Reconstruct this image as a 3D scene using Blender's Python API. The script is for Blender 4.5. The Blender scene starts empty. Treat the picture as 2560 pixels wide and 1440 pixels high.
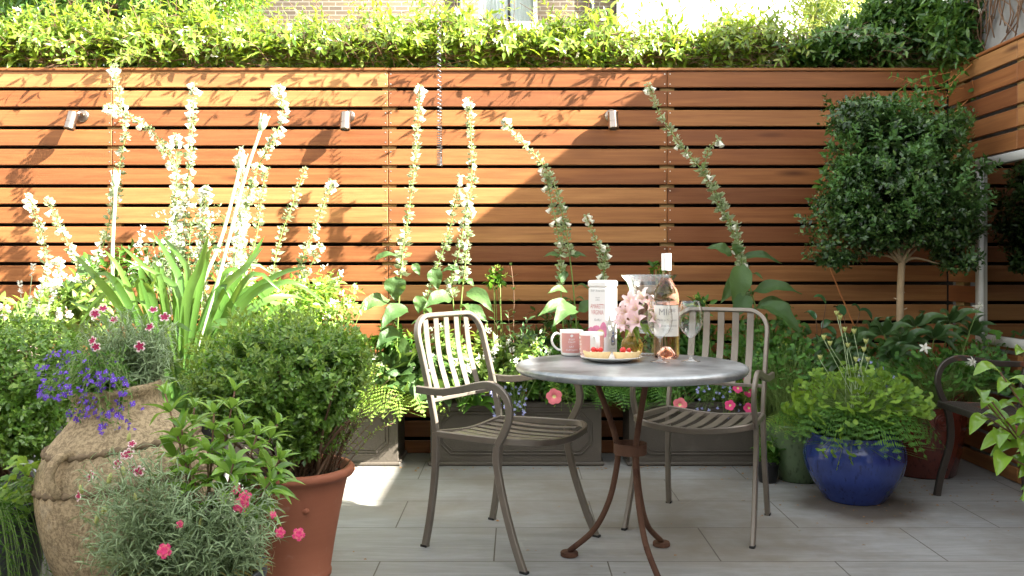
import bpy, math, random
import numpy as np
from mathutils import Vector, Matrix
sc = bpy.context.scene
COL = sc.collection
F, H, CX, CY = 2230.0, 1.05, 1290.0, 665.0          # focal length (px), eye height, vanishing point
PI = math.pi
def A(*v): return np.array(v, dtype=float)
def P(px, py, Y): return A((px-CX)*Y/F, Y, H-(py-CY)*Y/F)
def unit(v):
    v = np.asarray(v, float); n = np.linalg.norm(v, axis=-1, keepdims=True); return v/np.maximum(n, 1e-9)
def rs(s): return np.random.RandomState(s)

# ------------------------------------------------------------------ mesh building
ORIG = {}
class MB:
    def __init__(s): s.v=[]; s.f={}; s.n=0
    def add(s, V, faces, mat=0):
        V=np.asarray(V,float).reshape(-1,3)
        if not isinstance(faces,(list,tuple)): faces=[faces]
        if len(faces) and not isinstance(faces[0],np.ndarray):
            d={}
            for f in faces: d.setdefault(len(f),[]).append(f)
            faces=[np.array(x) for x in d.values()]
        for f in faces:
            if len(f)==0: continue
            m=np.full(len(f),mat) if np.isscalar(mat) else np.asarray(mat)
            s.f.setdefault(f.shape[1],[]).append((f+s.n,m))
        s.v.append(V); s.n+=len(V); return s
    def mesh(s, name, mats, smooth=True, off=(0,0,0), sharp=None):
        V=np.concatenate(s.v)-np.asarray(off,float) if s.v else np.zeros((0,3))
        me=bpy.data.meshes.new(name)
        loops=[];starts=[];mi=[];p=0
        for k,lst in s.f.items():
            fa=np.concatenate([x[0] for x in lst]); ma=np.concatenate([x[1] for x in lst])
            loops.append(fa.ravel()); starts.append(p+np.arange(len(fa))*k); mi.append(ma); p+=fa.size
        me.vertices.add(len(V)); me.vertices.foreach_set('co',V.astype(np.float32).ravel())
        if loops:
            L=np.concatenate(loops).astype(np.int32); S=np.concatenate(starts).astype(np.int32); M=np.concatenate(mi).astype(np.int32)
            me.loops.add(len(L)); me.loops.foreach_set('vertex_index',L)
            me.polygons.add(len(S)); me.polygons.foreach_set('loop_start',S)
            me.polygons.foreach_set('material_index',M)
            me.polygons.foreach_set('use_smooth',np.full(len(S),bool(smooth)))
        me.update(calc_edges=True); me.validate()
        for m in (mats if isinstance(mats,(list,tuple)) else [mats]): me.materials.append(m)
        if sharp: me.set_sharp_from_angle(angle=math.radians(sharp))
        return me
    def build(s, name, mats, parent=None, smooth=True, loc=None, sharp=None):
        if parent is not None: off=ORIG[parent.name]
        else: off=A(*(loc if loc is not None else (0,0,0)))
        o=bpy.data.objects.new(name, s.mesh(name,mats,smooth,off,sharp)); COL.objects.link(o)
        if parent is not None: o.parent=parent
        else: o.location=off
        ORIG[o.name]=off
        return o
def tag(o,label=None,cat=None,group=None,kind=None):
    if label: o['label']=label
    if cat: o['category']=cat
    if group: o['group']=group
    if kind: o['kind']=kind
    return o
def thing(name,label,cat,loc=(0,0,0),group=None,local=False):
    o=bpy.data.objects.new(name,None); COL.objects.link(o); o.location=tuple(loc); o.empty_display_size=.05
    ORIG[o.name]=A(0,0,0) if local else A(*loc)
    return tag(o,label,cat,group)
def copy_tree(o,parent=None):
    c=o.copy(); COL.objects.link(c); c.parent=parent; ORIG[c.name]=ORIG[o.name]
    for ch in list(o.children): copy_tree(ch,c)
    return c
def frame_mat(z,spin=0.):
    z=unit(z); a=A(0,0,1) if abs(z[2])<.9 else A(1,0,0)
    x=unit(np.cross(a,z)); y=np.cross(z,x)
    c,s=math.cos(spin),math.sin(spin)
    return np.stack([c*x+s*y,-s*x+c*y,z],1)
def inst(name,mesh,parent,loc,zdir,scale=1.,spin=0.):
    o=bpy.data.objects.new(name,mesh); COL.objects.link(o); o.parent=parent
    R=frame_mat(zdir,spin)*scale; l=np.asarray(loc)-ORIG[parent.name]
    o.matrix_local=Matrix([[*R[0],l[0]],[*R[1],l[1]],[*R[2],l[2]],[0,0,0,1]])
    return o
# ---- curves
def cr(pts,n):
    p=np.asarray(pts,float)
    if len(p)==2: t=np.linspace(0,1,n)[:,None]; return p[0]*(1-t)+p[1]*t
    q=np.vstack([2*p[0]-p[1],p,2*p[-1]-p[-2]])
    d=np.linalg.norm(np.diff(p,axis=0),axis=1); s=np.concatenate([[0],np.cumsum(d)])
    u=np.linspace(0,s[-1],n); i=np.clip(np.searchsorted(s,u,side='right')-1,0,len(p)-2)
    t=((u-s[i])/np.maximum(d[i],1e-9))[:,None]
    a,b,c,e=q[i],q[i+1],q[i+2],q[i+3]
    return .5*((2*b)+(-a+c)*t+(2*a-5*b+4*c-e)*t**2+(-a+3*b-3*c+e)*t**3)
def tangents(c): return unit(np.gradient(c,axis=0))
def sweep(mb,path,prof,ref=None,mat=0,scale=None,closed=False,caps=True):
    """sweep a 2-D profile along a path; ref = the axis the profile's first coordinate keeps to"""
    c=np.asarray(path,float); n=len(c)
    if closed: T=unit(np.roll(c,-1,0)-np.roll(c,1,0))
    else: T=tangents(c)
    if ref is None:
        a=A(0,0,1) if abs(T[0][2])<.8 else A(1,0,0)
        B=np.zeros_like(c); b=unit(a-np.dot(a,T[0])*T[0])
        for i in range(n):
            b=unit(b-np.dot(b,T[i])*T[i]); B[i]=b
    else:
        r=np.asarray(ref,float); B=unit(r-(T@r)[:,None]*T)
    N=np.cross(T,B); prof=np.asarray(prof,float); k=len(prof)
    sc_=np.ones(n) if scale is None else np.asarray(scale)
    V=c[:,None,:]+sc_[:,None,None]*(prof[None,:,0,None]*B[:,None,:]+prof[None,:,1,None]*N[:,None,:])
    i=np.arange(n if closed else n-1)[:,None]; j=np.arange(k)[None,:]; i2=(i+1)%n; j2=(j+1)%k
    q=np.stack(np.broadcast_arrays(i*k+j,i*k+j2,i2*k+j2,i2*k+j),-1).reshape(-1,4)
    fs=[q[:,::-1]]
    if caps and not closed: fs+= [np.array([list(range(k))]), np.array([list(range((n-1)*k,n*k))[::-1]])]
    mb.add(V.reshape(-1,3),fs,mat); return mb
def circ(r,k=8): a=np.arange(k)*2*PI/k; return np.stack([r*np.cos(a),r*np.sin(a)],1)
def rrect(a,b,c=.003):
    a/=2;b/=2; return A((a,b-c),(a-c,b),(-a+c,b),(-a,b-c),(-a,-b+c),(-a+c,-b),(a-c,-b),(a,-b+c)).reshape(8,2)
def tube(mb,pts,r0,r1=None,k=6,n=None,mat=0,caps=True):
    c=cr(pts,n) if n else np.asarray(pts,float)
    r1=r0 if r1 is None else r1
    return sweep(mb,c,circ(1,k),None,mat,np.linspace(r0,r1,len(c)),caps=caps)
def lathe(mb,prof,c=(0,0,0),k=48,mat=0,axis=(0,0,1),mod=None,caps=True):
    p=np.asarray(prof,float); n=len(p); a=np.arange(k)*2*PI/k
    R=frame_mat(axis); r=p[:,0][:,None]*np.ones(k)
    if mod is not None: r=r*mod(a[None,:],p[:,1][:,None])
    L=np.stack([r*np.cos(a),r*np.sin(a),p[:,1][:,None]*np.ones(k)],-1).reshape(-1,3)
    V=L@R.T+np.asarray(c,float)
    i=np.arange(n-1)[:,None]; j=np.arange(k)[None,:]; j2=(j+1)%k
    q=np.stack(np.broadcast_arrays(i*k+j,i*k+j2,(i+1)*k+j2,(i+1)*k+j),-1).reshape(-1,4)
    fs=[q]
    if caps and p[0,0]>1e-6: fs.append(np.array([list(range(k))[::-1]]))
    if caps and p[-1,0]>1e-6: fs.append(np.array([list(range((n-1)*k,n*k))]))
    m=mat
    mb.add(V,fs,m); return mb
def cbox(mb,c,s,ch=.002,mat=0,R=None):
    """box with chamfered edges; c centre, s full size"""
    h=np.asarray(s,float)/2; ch=min(ch,h.min()*.9); V=[];idx={}
    for sx in(-1,1):
        for sy in(-1,1):
            for sz in(-1,1):
                sg=A(sx,sy,sz)
                for ax in range(3):
                    p=h-ch; p=p.copy(); p[ax]=h[ax]; idx[(sx,sy,sz,ax)]=len(V); V.append(sg*p)
    fs=[]
    for ax in range(3):
        o=[a for a in range(3) if a!=ax]
        for sg in(-1,1):
            loop=[]
            for (u,w) in((-1,-1),(1,-1),(1,1),(-1,1)):
                k=[0,0,0];k[ax]=sg;k[o[0]]=u;k[o[1]]=w; loop.append(idx[(*k,ax)])
            fs.append(loop)
    for ax in range(3):
        a,b=[x for x in range(3) if x!=ax]
        for sa in(-1,1):
            for sb in(-1,1):
                k0=[0,0,0];k0[a]=sa;k0[b]=sb;k1=list(k0);k0[ax]=-1;k1[ax]=1
                fs.append([idx[(*k0,a)],idx[(*k1,a)],idx[(*k1,b)],idx[(*k0,b)]])
    for sx in(-1,1):
        for sy in(-1,1):
            for sz in(-1,1): fs.append([idx[(sx,sy,sz,a)] for a in range(3)])
    V=np.array(V); F2=[]
    for f in fs:                                   # outward winding
        p=V[f]; nrm=np.cross(p[1]-p[0],p[2]-p[0]); F2.append(f if np.dot(nrm,p.mean(0))>0 else f[::-1])
    if R is not None: V=V@np.asarray(R).T
    mb.add(V+np.asarray(c,float),F2,mat); return mb
def prism(mb,poly,axis,a0,a1,mat=0):
    """extrude a 2-D polygon along axis 0/1/2 between a0 and a1"""
    n=len(poly); V=[]
    for a in(a0,a1):
        for (u,w) in poly:
            v=[u,w]; v.insert(axis,a); V.append(v)
    fs=[list(range(n)),list(range(n,2*n))[::-1]]+[[i,(i+1)%n,n+(i+1)%n,n+i] for i in range(n)]
    mb.add(V,fs,mat); return mb
# ---- leaves
def grid_tmpl(W=.4,n=4,p=.8,fold=.12,droop=.15,pow_=1.):
    """ovate leaf 1 long along +y, n segments, with midrib fold and droop"""
    t=np.linspace(0,1,n+1); w=W/2*np.sin(PI*np.clip(t,0,1)**p)**pow_; V=[]
    for i in range(n+1):
        z=-droop*t[i]**2
        V+= [(-w[i],t[i],z+fold*w[i]*2),(0,t[i],z),(w[i],t[i],z+fold*w[i]*2)]
    f=[]
    for i in range(n):
        a=i*3; f+=[(a,a+1,a+4,a+3),(a+1,a+2,a+5,a+4)]
    return np.array(V),np.array(f)
def tiny_tmpl(W=.5,fold=.25,tip=.5):
    return A(0,0,0, W/2,tip,fold*W/2, 0,1,-.05, -W/2,tip,fold*W/2, 0,tip,0).reshape(5,3), np.array([(0,1,4,4),(1,2,4,4),(2,3,4,4),(3,0,4,4)])[:,:3]
TINY=tiny_tmpl(.55); TINYN=tiny_tmpl(.36,.2); LIN=tiny_tmpl(.11,.3,.4)
OV3=grid_tmpl(.5,3); LAN3=grid_tmpl(.34,3,.85,.15,.25); LAN5=grid_tmpl(.32,5,.8,.12,.3); OV5=grid_tmpl(.55,5,.7,.1,.2); LIN4=grid_tmpl(.125,4,.6,.25,.5)
def scatter(mb,tm,pos,d,up,s,mat=0):
    V,f=tm; pos=np.asarray(pos,float); n=len(pos)
    if n==0: return mb
    y=unit(d); x=unit(np.cross(y,up)); z=np.cross(x,y)
    s=np.broadcast_to(np.asarray(s,float),(n,))
    W=pos[:,None,:]+s[:,None,None]*(V[None,:,0,None]*x[:,None]+V[None,:,1,None]*y[:,None]+V[None,:,2,None]*z[:,None])
    fa=(f[None]+(np.arange(n)*len(V))[:,None,None]).reshape(-1,f.shape[1])
    mb.add(W.reshape(-1,3),[fa],mat); return mb
def perp(d,r):
    q=r.normal(size=d.shape); return unit(q-(q*d).sum(-1,keepdims=True)*d)
def twigs(mb,tips,dirs,tm,L,per,tl,r,fwd=.45,var=.35,pairs=True,upb=.5,tipleaf=True,mat=0):
    """leaves along the last tl metres of every twig"""
    n=len(tips); d=unit(dirs); u=perp(d,r); v=np.cross(d,u)
    a0=r.uniform(0,2*PI,n)
    for j in range(per):
        lev=j//2 if pairs else j
        nl=max(1,(per+1)//2 if pairs else per)
        az=a0+(lev*PI/2+(j%2)*PI if pairs else j*2.4)+r.normal(0,.25,n)
        side=np.cos(az)[:,None]*u+np.sin(az)[:,None]*v
        ld=unit(side+fwd*d+r.normal(0,.18,(n,3))); pos=tips-d*(tl*(lev+.3)/nl)[...,None] if np.ndim(tl) else tips-d*(tl*(lev+.3)/nl)
        up=unit(A(0,0,1)*upb+d*.8+r.normal(0,.25,(n,3)))
        scatter(mb,tm,pos,ld,up,L*(1+r.uniform(-var,var,n))*(1-.25*(lev==0)),mat)
    if tipleaf: scatter(mb,tm,tips,unit(d+r.normal(0,.3,(n,3))),perp(d,r),L*.7*(1+r.uniform(-var,var,n)),mat)
def sphere_dirs(n,r,zmin=-1):
    d=unit(r.normal(size=(n*6+20,3))); d=d[d[:,2]>zmin][:n]; return d
def lumps(r,k=14,a=.25,p=6):
    c=unit(r.normal(size=(k,3))); h=r.uniform(-.6,1,k)*a
    def f(u): return 1+(np.maximum(0,u@c.T)**p*h).sum(1)
    return f
def blob(mb,c,R,n,tm,L,r,per=8,tl=.06,shell=.55,up=.35,zmin=-1,a=.25,mat=0,**k):
    u=sphere_dirs(n,r,zmin); lf=lumps(r,a=a); s=(shell+(1-shell)*r.uniform(0,1,len(u))**.6)*lf(u)
    tips=np.asarray(c)+u*s[:,None]*np.asarray(R); d=unit(u*.9+A(0,0,up)+r.normal(0,.35,u.shape))
    twigs(mb,tips,d,tm,L,per,tl,r,mat=mat,**k); return tips
def shoot(ml,ms,pts,n,L,tm,r,rad=.002,t0=.2,t1=1.,fwd=.6,Lend=.6,opp=True,lm=0,sm=0,k=5,upb=1.,var=.2,seg=12):
    c=cr(pts,seg)
    if ms is not None: tube(ms,c,rad,rad*.5,k,mat=sm)
    T=tangents(c); t=np.linspace(t0,t1,n); i=t*(seg-1); i0=np.clip(i.astype(int),0,seg-2); w=(i-i0)[:,None]
    pos=c[i0]*(1-w)+c[i0+1]*w; d=unit(T[i0]*(1-w)+T[i0+1]*w)
    rep=2 if opp else 1
    pos=np.repeat(pos,rep,0); d=np.repeat(d,rep,0); tt=np.repeat(t,rep)
    a=A(.3,.2,1.); u=unit(np.cross(d,a)); v=np.cross(d,u)
    az=(np.arange(n).repeat(2)*PI/2+np.tile([0,PI],n)+r.uniform(0,6) if opp else np.arange(n)*2.4+r.uniform(0,6))+r.normal(0,.3,len(pos))
    side=np.cos(az)[:,None]*u+np.sin(az)[:,None]*v
    f=fwd+(tt-t0)/(max(t1-t0,1e-6))*.5
    ld=unit(side+f[:,None]*d+r.normal(0,.12,pos.shape))
    up=unit(d+A(0,0,upb*.6)+r.normal(0,.15,pos.shape))
    s=L*(1+(Lend-1)*((tt-t0)/max(t1-t0,1e-6)))*(1+r.uniform(-var,var,len(pos)))
    scatter(ml,tm,pos,ld,up,s,lm); return c
def strip(mb,pts,width,hint,n=10,prof='ov',fold=.12,wave=0.,mat=0,cols=3,r=None,th=0.):
    """a long leaf bent along a path"""
    c=cr(pts,n+1); T=tangents(c); t=np.linspace(0,1,n+1); h=unit(hint)
    S=unit(np.cross(T,h)); N=np.cross(S,T)
    if prof=='ov': w=np.sin(PI*t**.75)**.9
    elif prof=='lan': w=np.sin(PI*t**.6)**.9
    elif prof=='strap': w=np.where(t<.55,.75+.45*t,1.)*np.clip((1-t)/.3,0,1)**.55
    elif prof=='fox': w=np.sin(PI*t**.66)**1.2*np.clip(.25+t*5,0,1)
    elif prof=='heart': w=np.clip(t*8,0,1)**.5*np.clip(1-t,0,1)**.7*1.1
    w=w*width/2; us=np.linspace(-1,1,cols); ph=(r.uniform(0,6) if r is not None else 0)
    V=np.zeros((n+1,cols,3))
    for j,u in enumerate(us):
        wv=wave*width*np.sin(t*17+ph+u*2)*abs(u)
        V[:,j]=c+S*(w*u)[:,None]+N*((fold*abs(u)**1.3*w*2)+wv)[:,None]
    i=np.arange(n)[:,None]*cols; j=np.arange(cols-1)[None]
    q=np.stack([i+j,i+j+1,i+j+1+cols,i+j+cols],-1).reshape(-1,4)
    mb.add(V.reshape(-1,3),[q],mat); return mb
def arch(p0,p1,h=.25,toward=(0,0,1)):
    p0=np.asarray(p0);p1=np.asarray(p1); L=np.linalg.norm(p1-p0); m=(p0+p1)/2+np.asarray(toward)*L*h
    return [p0,m,p1]
def fern_tmpl(n=16,sub=6):
    V=[];f=[]
    for i in range(n):
        t=(i+.7)/(n+.3); L=.5*math.sin(PI*(.12+.88*t)**.75)**.9*(.95 if t<.9 else .6)*.42*2
        for sd in(-1,1):
            for j in range(sub):
                a=(j+.5)/sub; x=sd*L*a; wl=.030*(1.15-a); y=t+.16*L*a
                k=len(V); V+=[(x-sd*L/sub*.2,y-.002,0),(x+sd*L/sub*.2,y+wl,.004),(x+sd*L/sub*.75,y,.0),(x+sd*L/sub*.2,y-wl,.004)]
                f.append((k,k+1,k+2,k+3))
    V.append((-.006,0,0));V.append((.006,0,0));V.append((.003,1,0));V.append((-.003,1,0));k=len(V)-4;f.append((k,k+1,k+2,k+3))
    return np.array(V),np.array(f)
FERN=fern_tmpl()
def bend(mb,tm,pts,width,hint,mat=0):
    V,f=tm; c=cr(pts,24); L=np.linalg.norm(np.diff(c,axis=0),axis=1).sum(); T=tangents(c); h=unit(hint)
    S=unit(np.cross(T,h)); N=np.cross(S,T); i=np.clip(V[:,1],0,1)*23; i0=np.clip(i.astype(int),0,22); w=(i-i0)[:,None]
    C=c[i0]*(1-w)+c[i0+1]*w
    mb.add(C+S[i0]*(V[:,0]*width)[:,None]+N[i0]*(V[:,2]*L-abs(V[:,0])*.12*width)[:,None],[f],mat); return mb
def trifoliate():
    V=[];f=[]
    for k,a in enumerate((-1.25,0,1.25)):
        st=A(math.sin(a)*.12,.12+math.cos(a)*.12,0); c=len(V); V.append(st); m=11
        for i in range(m):
            b=a+(-1.15+2.3*i/(m-1)); rr=.44*(1-.16*(i%4==0 and 0<i<m-1)+.02*(i%2))*(.8+.2*math.cos(b-a))
            V.append(st+A(math.sin(b)*rr,math.cos(b)*rr,.05*math.cos(3*(b-a))-.05))
        f+=[(c,c+1+i+1,c+1+i) for i in range(m-1)]
    return np.array(V),np.array(f)
TRI=trifoliate()
def radial(rings,seg=30,n=5,serr=0.,skip=None):
    """flower: rings of (radius, z, lobe depth); returns mesh arrays and ring index per face"""
    V=[(0,0,rings[0][1])];f=[];mi=[]
    for k,(rad,z,lobe) in enumerate(rings[1:]):
        for i in range(seg):
            a=2*PI*i/seg; rr=rad*(1-lobe*(.5-.5*math.cos(n*a))**3.5)*(1-serr*(i%2) if k==len(rings)-2 else 1)
            V.append((rr*math.cos(a),rr*math.sin(a),z+.12*rad*lobe*math.cos(n*a)))
    tri=[(0,1+i,1+(i+1)%seg) for i in range(seg)]; q=[];qm=[]
    for k in range(len(rings)-2):
        b=1+k*seg
        for i in range(seg): q.append((b+i,b+seg+i,b+seg+(i+1)%seg,b+(i+1)%seg)); qm.append(k+1)
    return np.array(V,float),np.array(tri),np.array(q) if q else np.zeros((0,4),int),np.array(qm)
def flower_mesh(name,rings,mats,ringmats,seg=30,n=5,serr=0.,extra=None):
    V,t,q,qm=radial(rings,seg,n,serr); mb=MB(); mb.add(V,[t],ringmats[0]); mb.n=0
    if len(q): 
        s=np.array([ringmats[k] for k in qm]); mb.f.setdefault(4,[]).append((q,s))
    mb.n=len(V)
    if extra: extra(mb)
    return mb.mesh(name,mats)
def text_arrays(s,size,spacing=1.0,align='CENTER',shear=0.):
    cu=bpy.data.curves.new('lettering','FONT'); cu.body=s; cu.size=size; cu.align_x=align; cu.space_character=spacing; cu.shear=shear
    ob=bpy.data.objects.new('lettering',cu); COL.objects.link(ob)
    dg=bpy.context.evaluated_depsgraph_get(); me=ob.evaluated_get(dg).to_mesh()
    V=np.array([v.co[:] for v in me.vertices]); f=[list(p.vertices) for p in me.polygons]
    ob.evaluated_get(dg).to_mesh_clear(); bpy.data.objects.remove(ob); bpy.data.curves.remove(cu)
    return V,f
# ------------------------------------------------------------------ materials
class NT:
    def __init__(s,name):
        s.m=bpy.data.materials.new(name); s.m.use_nodes=True; s.t=s.m.node_tree; s.t.nodes.clear()
        s.out=s.t.nodes.new('ShaderNodeOutputMaterial')
    def n(s,ty,**k):
        nd=s.t.nodes.new('ShaderNode'+ty)
        for a,v in k.items(): setattr(nd,a,v)
        return nd
    def l(s,a,b): s.t.links.new(a,b)
    def inp(s,nd,**k):
        for a,v in k.items():
            i=nd.inputs[a.replace('_',' ')]
            if hasattr(v,'is_output'): s.l(v,i)
            else: i.default_value=(*v,1) if isinstance(v,tuple) and len(v)==3 and i.type=='RGBA' else v
        return nd
    def ramp(s,fac,stops):
        r=s.n('ValToRGB'); e=r.color_ramp.elements
        while len(e)<len(stops): e.new(.5)
        for el,(p,c) in zip(e,stops): el.position=p; el.color=(*c,1) if len(c)==3 else c
        s.l(fac,r.inputs[0]); return r.outputs[0]
    def noise(s,vec=None,scale=5.,detail=4.,rough=.55,dist=0.):
        x=s.n('TexNoise'); s.inp(x,Scale=scale,Detail=detail,Roughness=rough,Distortion=dist)
        if vec is not None: s.l(vec,x.inputs['Vector'])
        return x.outputs['Fac']
    def obj(s,scale=(1,1,1),loc=(0,0,0)):
        tc=s.n('TexCoord'); mp=s.n('Mapping'); mp.inputs['Scale'].default_value=scale; mp.inputs['Location'].default_value=loc
        s.l(tc.outputs['Object'],mp.inputs['Vector']); return mp.outputs[0]
    def mix(s,fac,a,b,mode='MIX'):
        x=s.n('Mix',data_type='RGBA',blend_type=mode)
        for i,v in((0,fac),(6,a),(7,b)):
            if hasattr(v,'is_output'): s.l(v,x.inputs[i])
            else: x.inputs[i].default_value=v if i==0 else (*v,1)
        return x.outputs[2]
    def math(s,op,a,b=0.,c=None):
        x=s.n('Math',operation=op)
        for i,v in enumerate((a,b)+(() if c is None else (c,))):
            if hasattr(v,'is_output'): s.l(v,x.inputs[i])
            else: x.inputs[i].default_value=v
        return x.outputs[0]
    def bump(s,h,strength=.3,dist=.01):
        b=s.n('Bump'); s.inp(b,Strength=strength,Distance=dist,Height=h); return b.outputs[0]
    def pbr(s,**k):
        p=s.n('BsdfPrincipled')
        s.inp(p,**k); s.l(p.outputs[0],s.out.inputs[0]); return p
def leaf_mat(name,c1,c2,tr=.35,rough=.42,spec=.35,tcol=None,c3=None,bump=0):
    t=NT(name); g=t.n('NewGeometry'); rnd=g.outputs['Random Per Island']
    st=[(.0,c1),(.75,c2)]+([(1.,c3)] if c3 else [])
    col=t.ramp(rnd,st); nz=t.noise(t.obj(),9.,2.)
    col=t.mix(t.math('MULTIPLY',nz,.5),col,tuple(x*.55 for x in c1))
    p=t.n('BsdfPrincipled'); t.inp(p,Base_Color=col,Roughness=rough,Specular_IOR_Level=spec)
    if bump: t.l(t.bump(t.noise(t.obj(),bump,3.),.6,.006),p.inputs['Normal'])
    tb=t.n('BsdfTranslucent'); tc=t.mix(.55,col,tcol or (c2[0]*2.2,c2[1]*1.9,c2[2]*.8)); t.l(tc,tb.inputs[0])
    m=t.n('MixShader'); m.inputs[0].default_value=tr; t.l(p.outputs[0],m.inputs[1]); t.l(tb.outputs[0],m.inputs[2]); t.l(m.outputs[0],t.out.inputs[0])
    return t.m
def flat_mat(name,c,rough=.5,metal=0.,spec=.4,var=.12,scale=20.,bump=0.,coat=0.,tr=0.):
    t=NT(name); o=t.obj(); nz=t.noise(o,scale)
    col=t.mix(nz,tuple(x*(1-var) for x in c),tuple(min(1,x*(1+var)) for x in c))
    k=dict(Base_Color=col,Roughness=rough,Metallic=metal,Specular_IOR_Level=spec,Coat_Weight=coat)
    if bump: k['Normal']=t.bump(t.noise(o,scale*4),bump,.003)
    p=t.pbr(**k)
    if tr:
        tb=t.n('BsdfTranslucent'); t.l(col,tb.inputs[0]); m=t.n('MixShader'); m.inputs[0].default_value=tr
        t.l(p.outputs[0],m.inputs[1]); t.l(tb.outputs[0],m.inputs[2]); t.l(m.outputs[0],t.out.inputs[0])
    return t.m
def wood_mat(name,axis):
    t=NT(name); g=t.n('NewGeometry'); rnd=g.outputs['Random Per Island']
    s=[26.,26.,26.]; s[axis]=1.1
    off=t.n('CombineXYZ'); r37=t.math('MULTIPLY',rnd,37.); t.inp(off,X=r37,Y=r37,Z=r37)
    v=t.n('VectorMath',operation='ADD'); t.l(t.obj(tuple(s)),v.inputs[0]); t.l(off.outputs[0],v.inputs[1])
    grain=t.noise(v.outputs[0],1.6,6.,.65,.6); s2=[90.,90.,90.]; s2[axis]=3.
    v2=t.n('VectorMath',operation='ADD'); t.l(t.obj(tuple(s2)),v2.inputs[0]); t.l(off.outputs[0],v2.inputs[1])
    fine=t.noise(v2.outputs[0],1.4,3.,.6); s3=[5.,5.,5.]; s3[axis]=.8
    v3=t.n('VectorMath',operation='ADD'); t.l(t.obj(tuple(s3)),v3.inputs[0]); t.l(off.outputs[0],v3.inputs[1])
    blot=t.noise(v3.outputs[0],1.,3.)
    base=t.ramp(rnd,[(0.,(.13,.040,.016)),(.22,(.23,.078,.026)),(.42,(.33,.130,.042)),(.60,(.19,.060,.021)),(.80,(.42,.19,.066)),(1.,(.54,.29,.11))])
    col=t.mix(t.ramp(grain,[(.3,(0,0,0)),(.72,(1,1,1))]),t.mix(.5,base,(.14,.05,.02)),t.mix(.14,base,(.75,.42,.17)))
    col=t.mix(t.math('MULTIPLY',fine,.4),col,(.17,.055,.02))
    col=t.mix(t.ramp(blot,[(.52,(0,0,0)),(.74,(.75,.75,.75))]),col,(.15,.055,.025))
    sk=[9.,9.,9.]; sk[axis]=1.7
    v4=t.n('VectorMath',operation='ADD'); t.l(t.obj(tuple(sk)),v4.inputs[0]); t.l(off.outputs[0],v4.inputs[1])
    kn=t.n('TexVoronoi'); t.inp(kn,Scale=.55); t.l(v4.outputs[0],kn.inputs['Vector'])
    col=t.mix(t.ramp(t.math('MULTIPLY_ADD',blot,.10,kn.outputs['Distance']),[(.07,(.85,.85,.85)),(.16,(0,0,0))]),col,(.075,.026,.012))
    col=t.mix(1.,col,(.90,.88,.86),'MULTIPLY')
    nrm=t.bump(fine,.12,.004)
    t.pbr(Base_Color=col,Roughness=t.math('MULTIPLY_ADD',grain,.25,.36),Specular_IOR_Level=.22,Normal=nrm)
    return t.m
def metal_mat(name,c,rough=.35,rust=.0,rc=(.14,.045,.02),metal=1.,fine=.3):
    t=NT(name); o=t.obj(); n1=t.noise(o,14.,5.); n2=t.noise(o,70.,3.)
    col=t.mix(n1,tuple(x*.72 for x in c),tuple(min(1,x*1.15) for x in c))
    rg=t.math('MULTIPLY_ADD',n2,fine,rough-fine*.4)
    if rust>0:
        m=t.ramp(t.noise(o,7.,6.,.62),[(1-.42-rust*.2,(0,0,0)),(1-.36-rust*.2,(1,1,1))])
        col=t.mix(m,col,rc); k=t.math('SUBTRACT',1.,m); mt=t.math('MULTIPLY',k,metal); rg=t.math('MULTIPLY_ADD',m,.35,rg)
    else: mt=metal
    t.pbr(**dict(dict(Base_Color=col,Metallic=mt,Roughness=rg),**({} if fine<.2 else dict(Normal=t.bump(n2,.08,.001))))); return t.m
def thin_glass(name,tint=(1,1,1),ior=1.25,dirt=0.):
    """a thin clear shell: mostly see-through, reflecting towards its edges"""
    t=NT(name); tr=t.n('BsdfTransparent'); tr.inputs[0].default_value=(*tint,1)
    gl=t.n('BsdfGlossy'); gl.inputs['Roughness'].default_value=.02
    lw=t.n('LayerWeight'); lw.inputs[0].default_value=.5; fr=t.math('MULTIPLY_ADD',t.math('POWER',lw.outputs['Facing'],2.),(ior-1)*2.8,.06)
    m=t.n('MixShader'); t.l(fr,m.inputs[0]); t.l(tr.outputs[0],m.inputs[1]); t.l(gl.outputs[0],m.inputs[2])
    t.l(m.outputs[0],t.out.inputs[0]); return t.m
M={}
M['wood_x']=wood_mat('hardwood boards along x',0); M['wood_y']=wood_mat('hardwood boards along y',1)
M['post']=flat_mat('pale batten',(.30,.20,.08),.7,var=.3,bump=.1)
M['dark']=flat_mat('dark backing',(.012,.011,.010),.9)  # near black standing in for shade behind the fence and window
M['screw']=flat_mat('screw steel',(.6,.58,.52),.35,1.)
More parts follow.
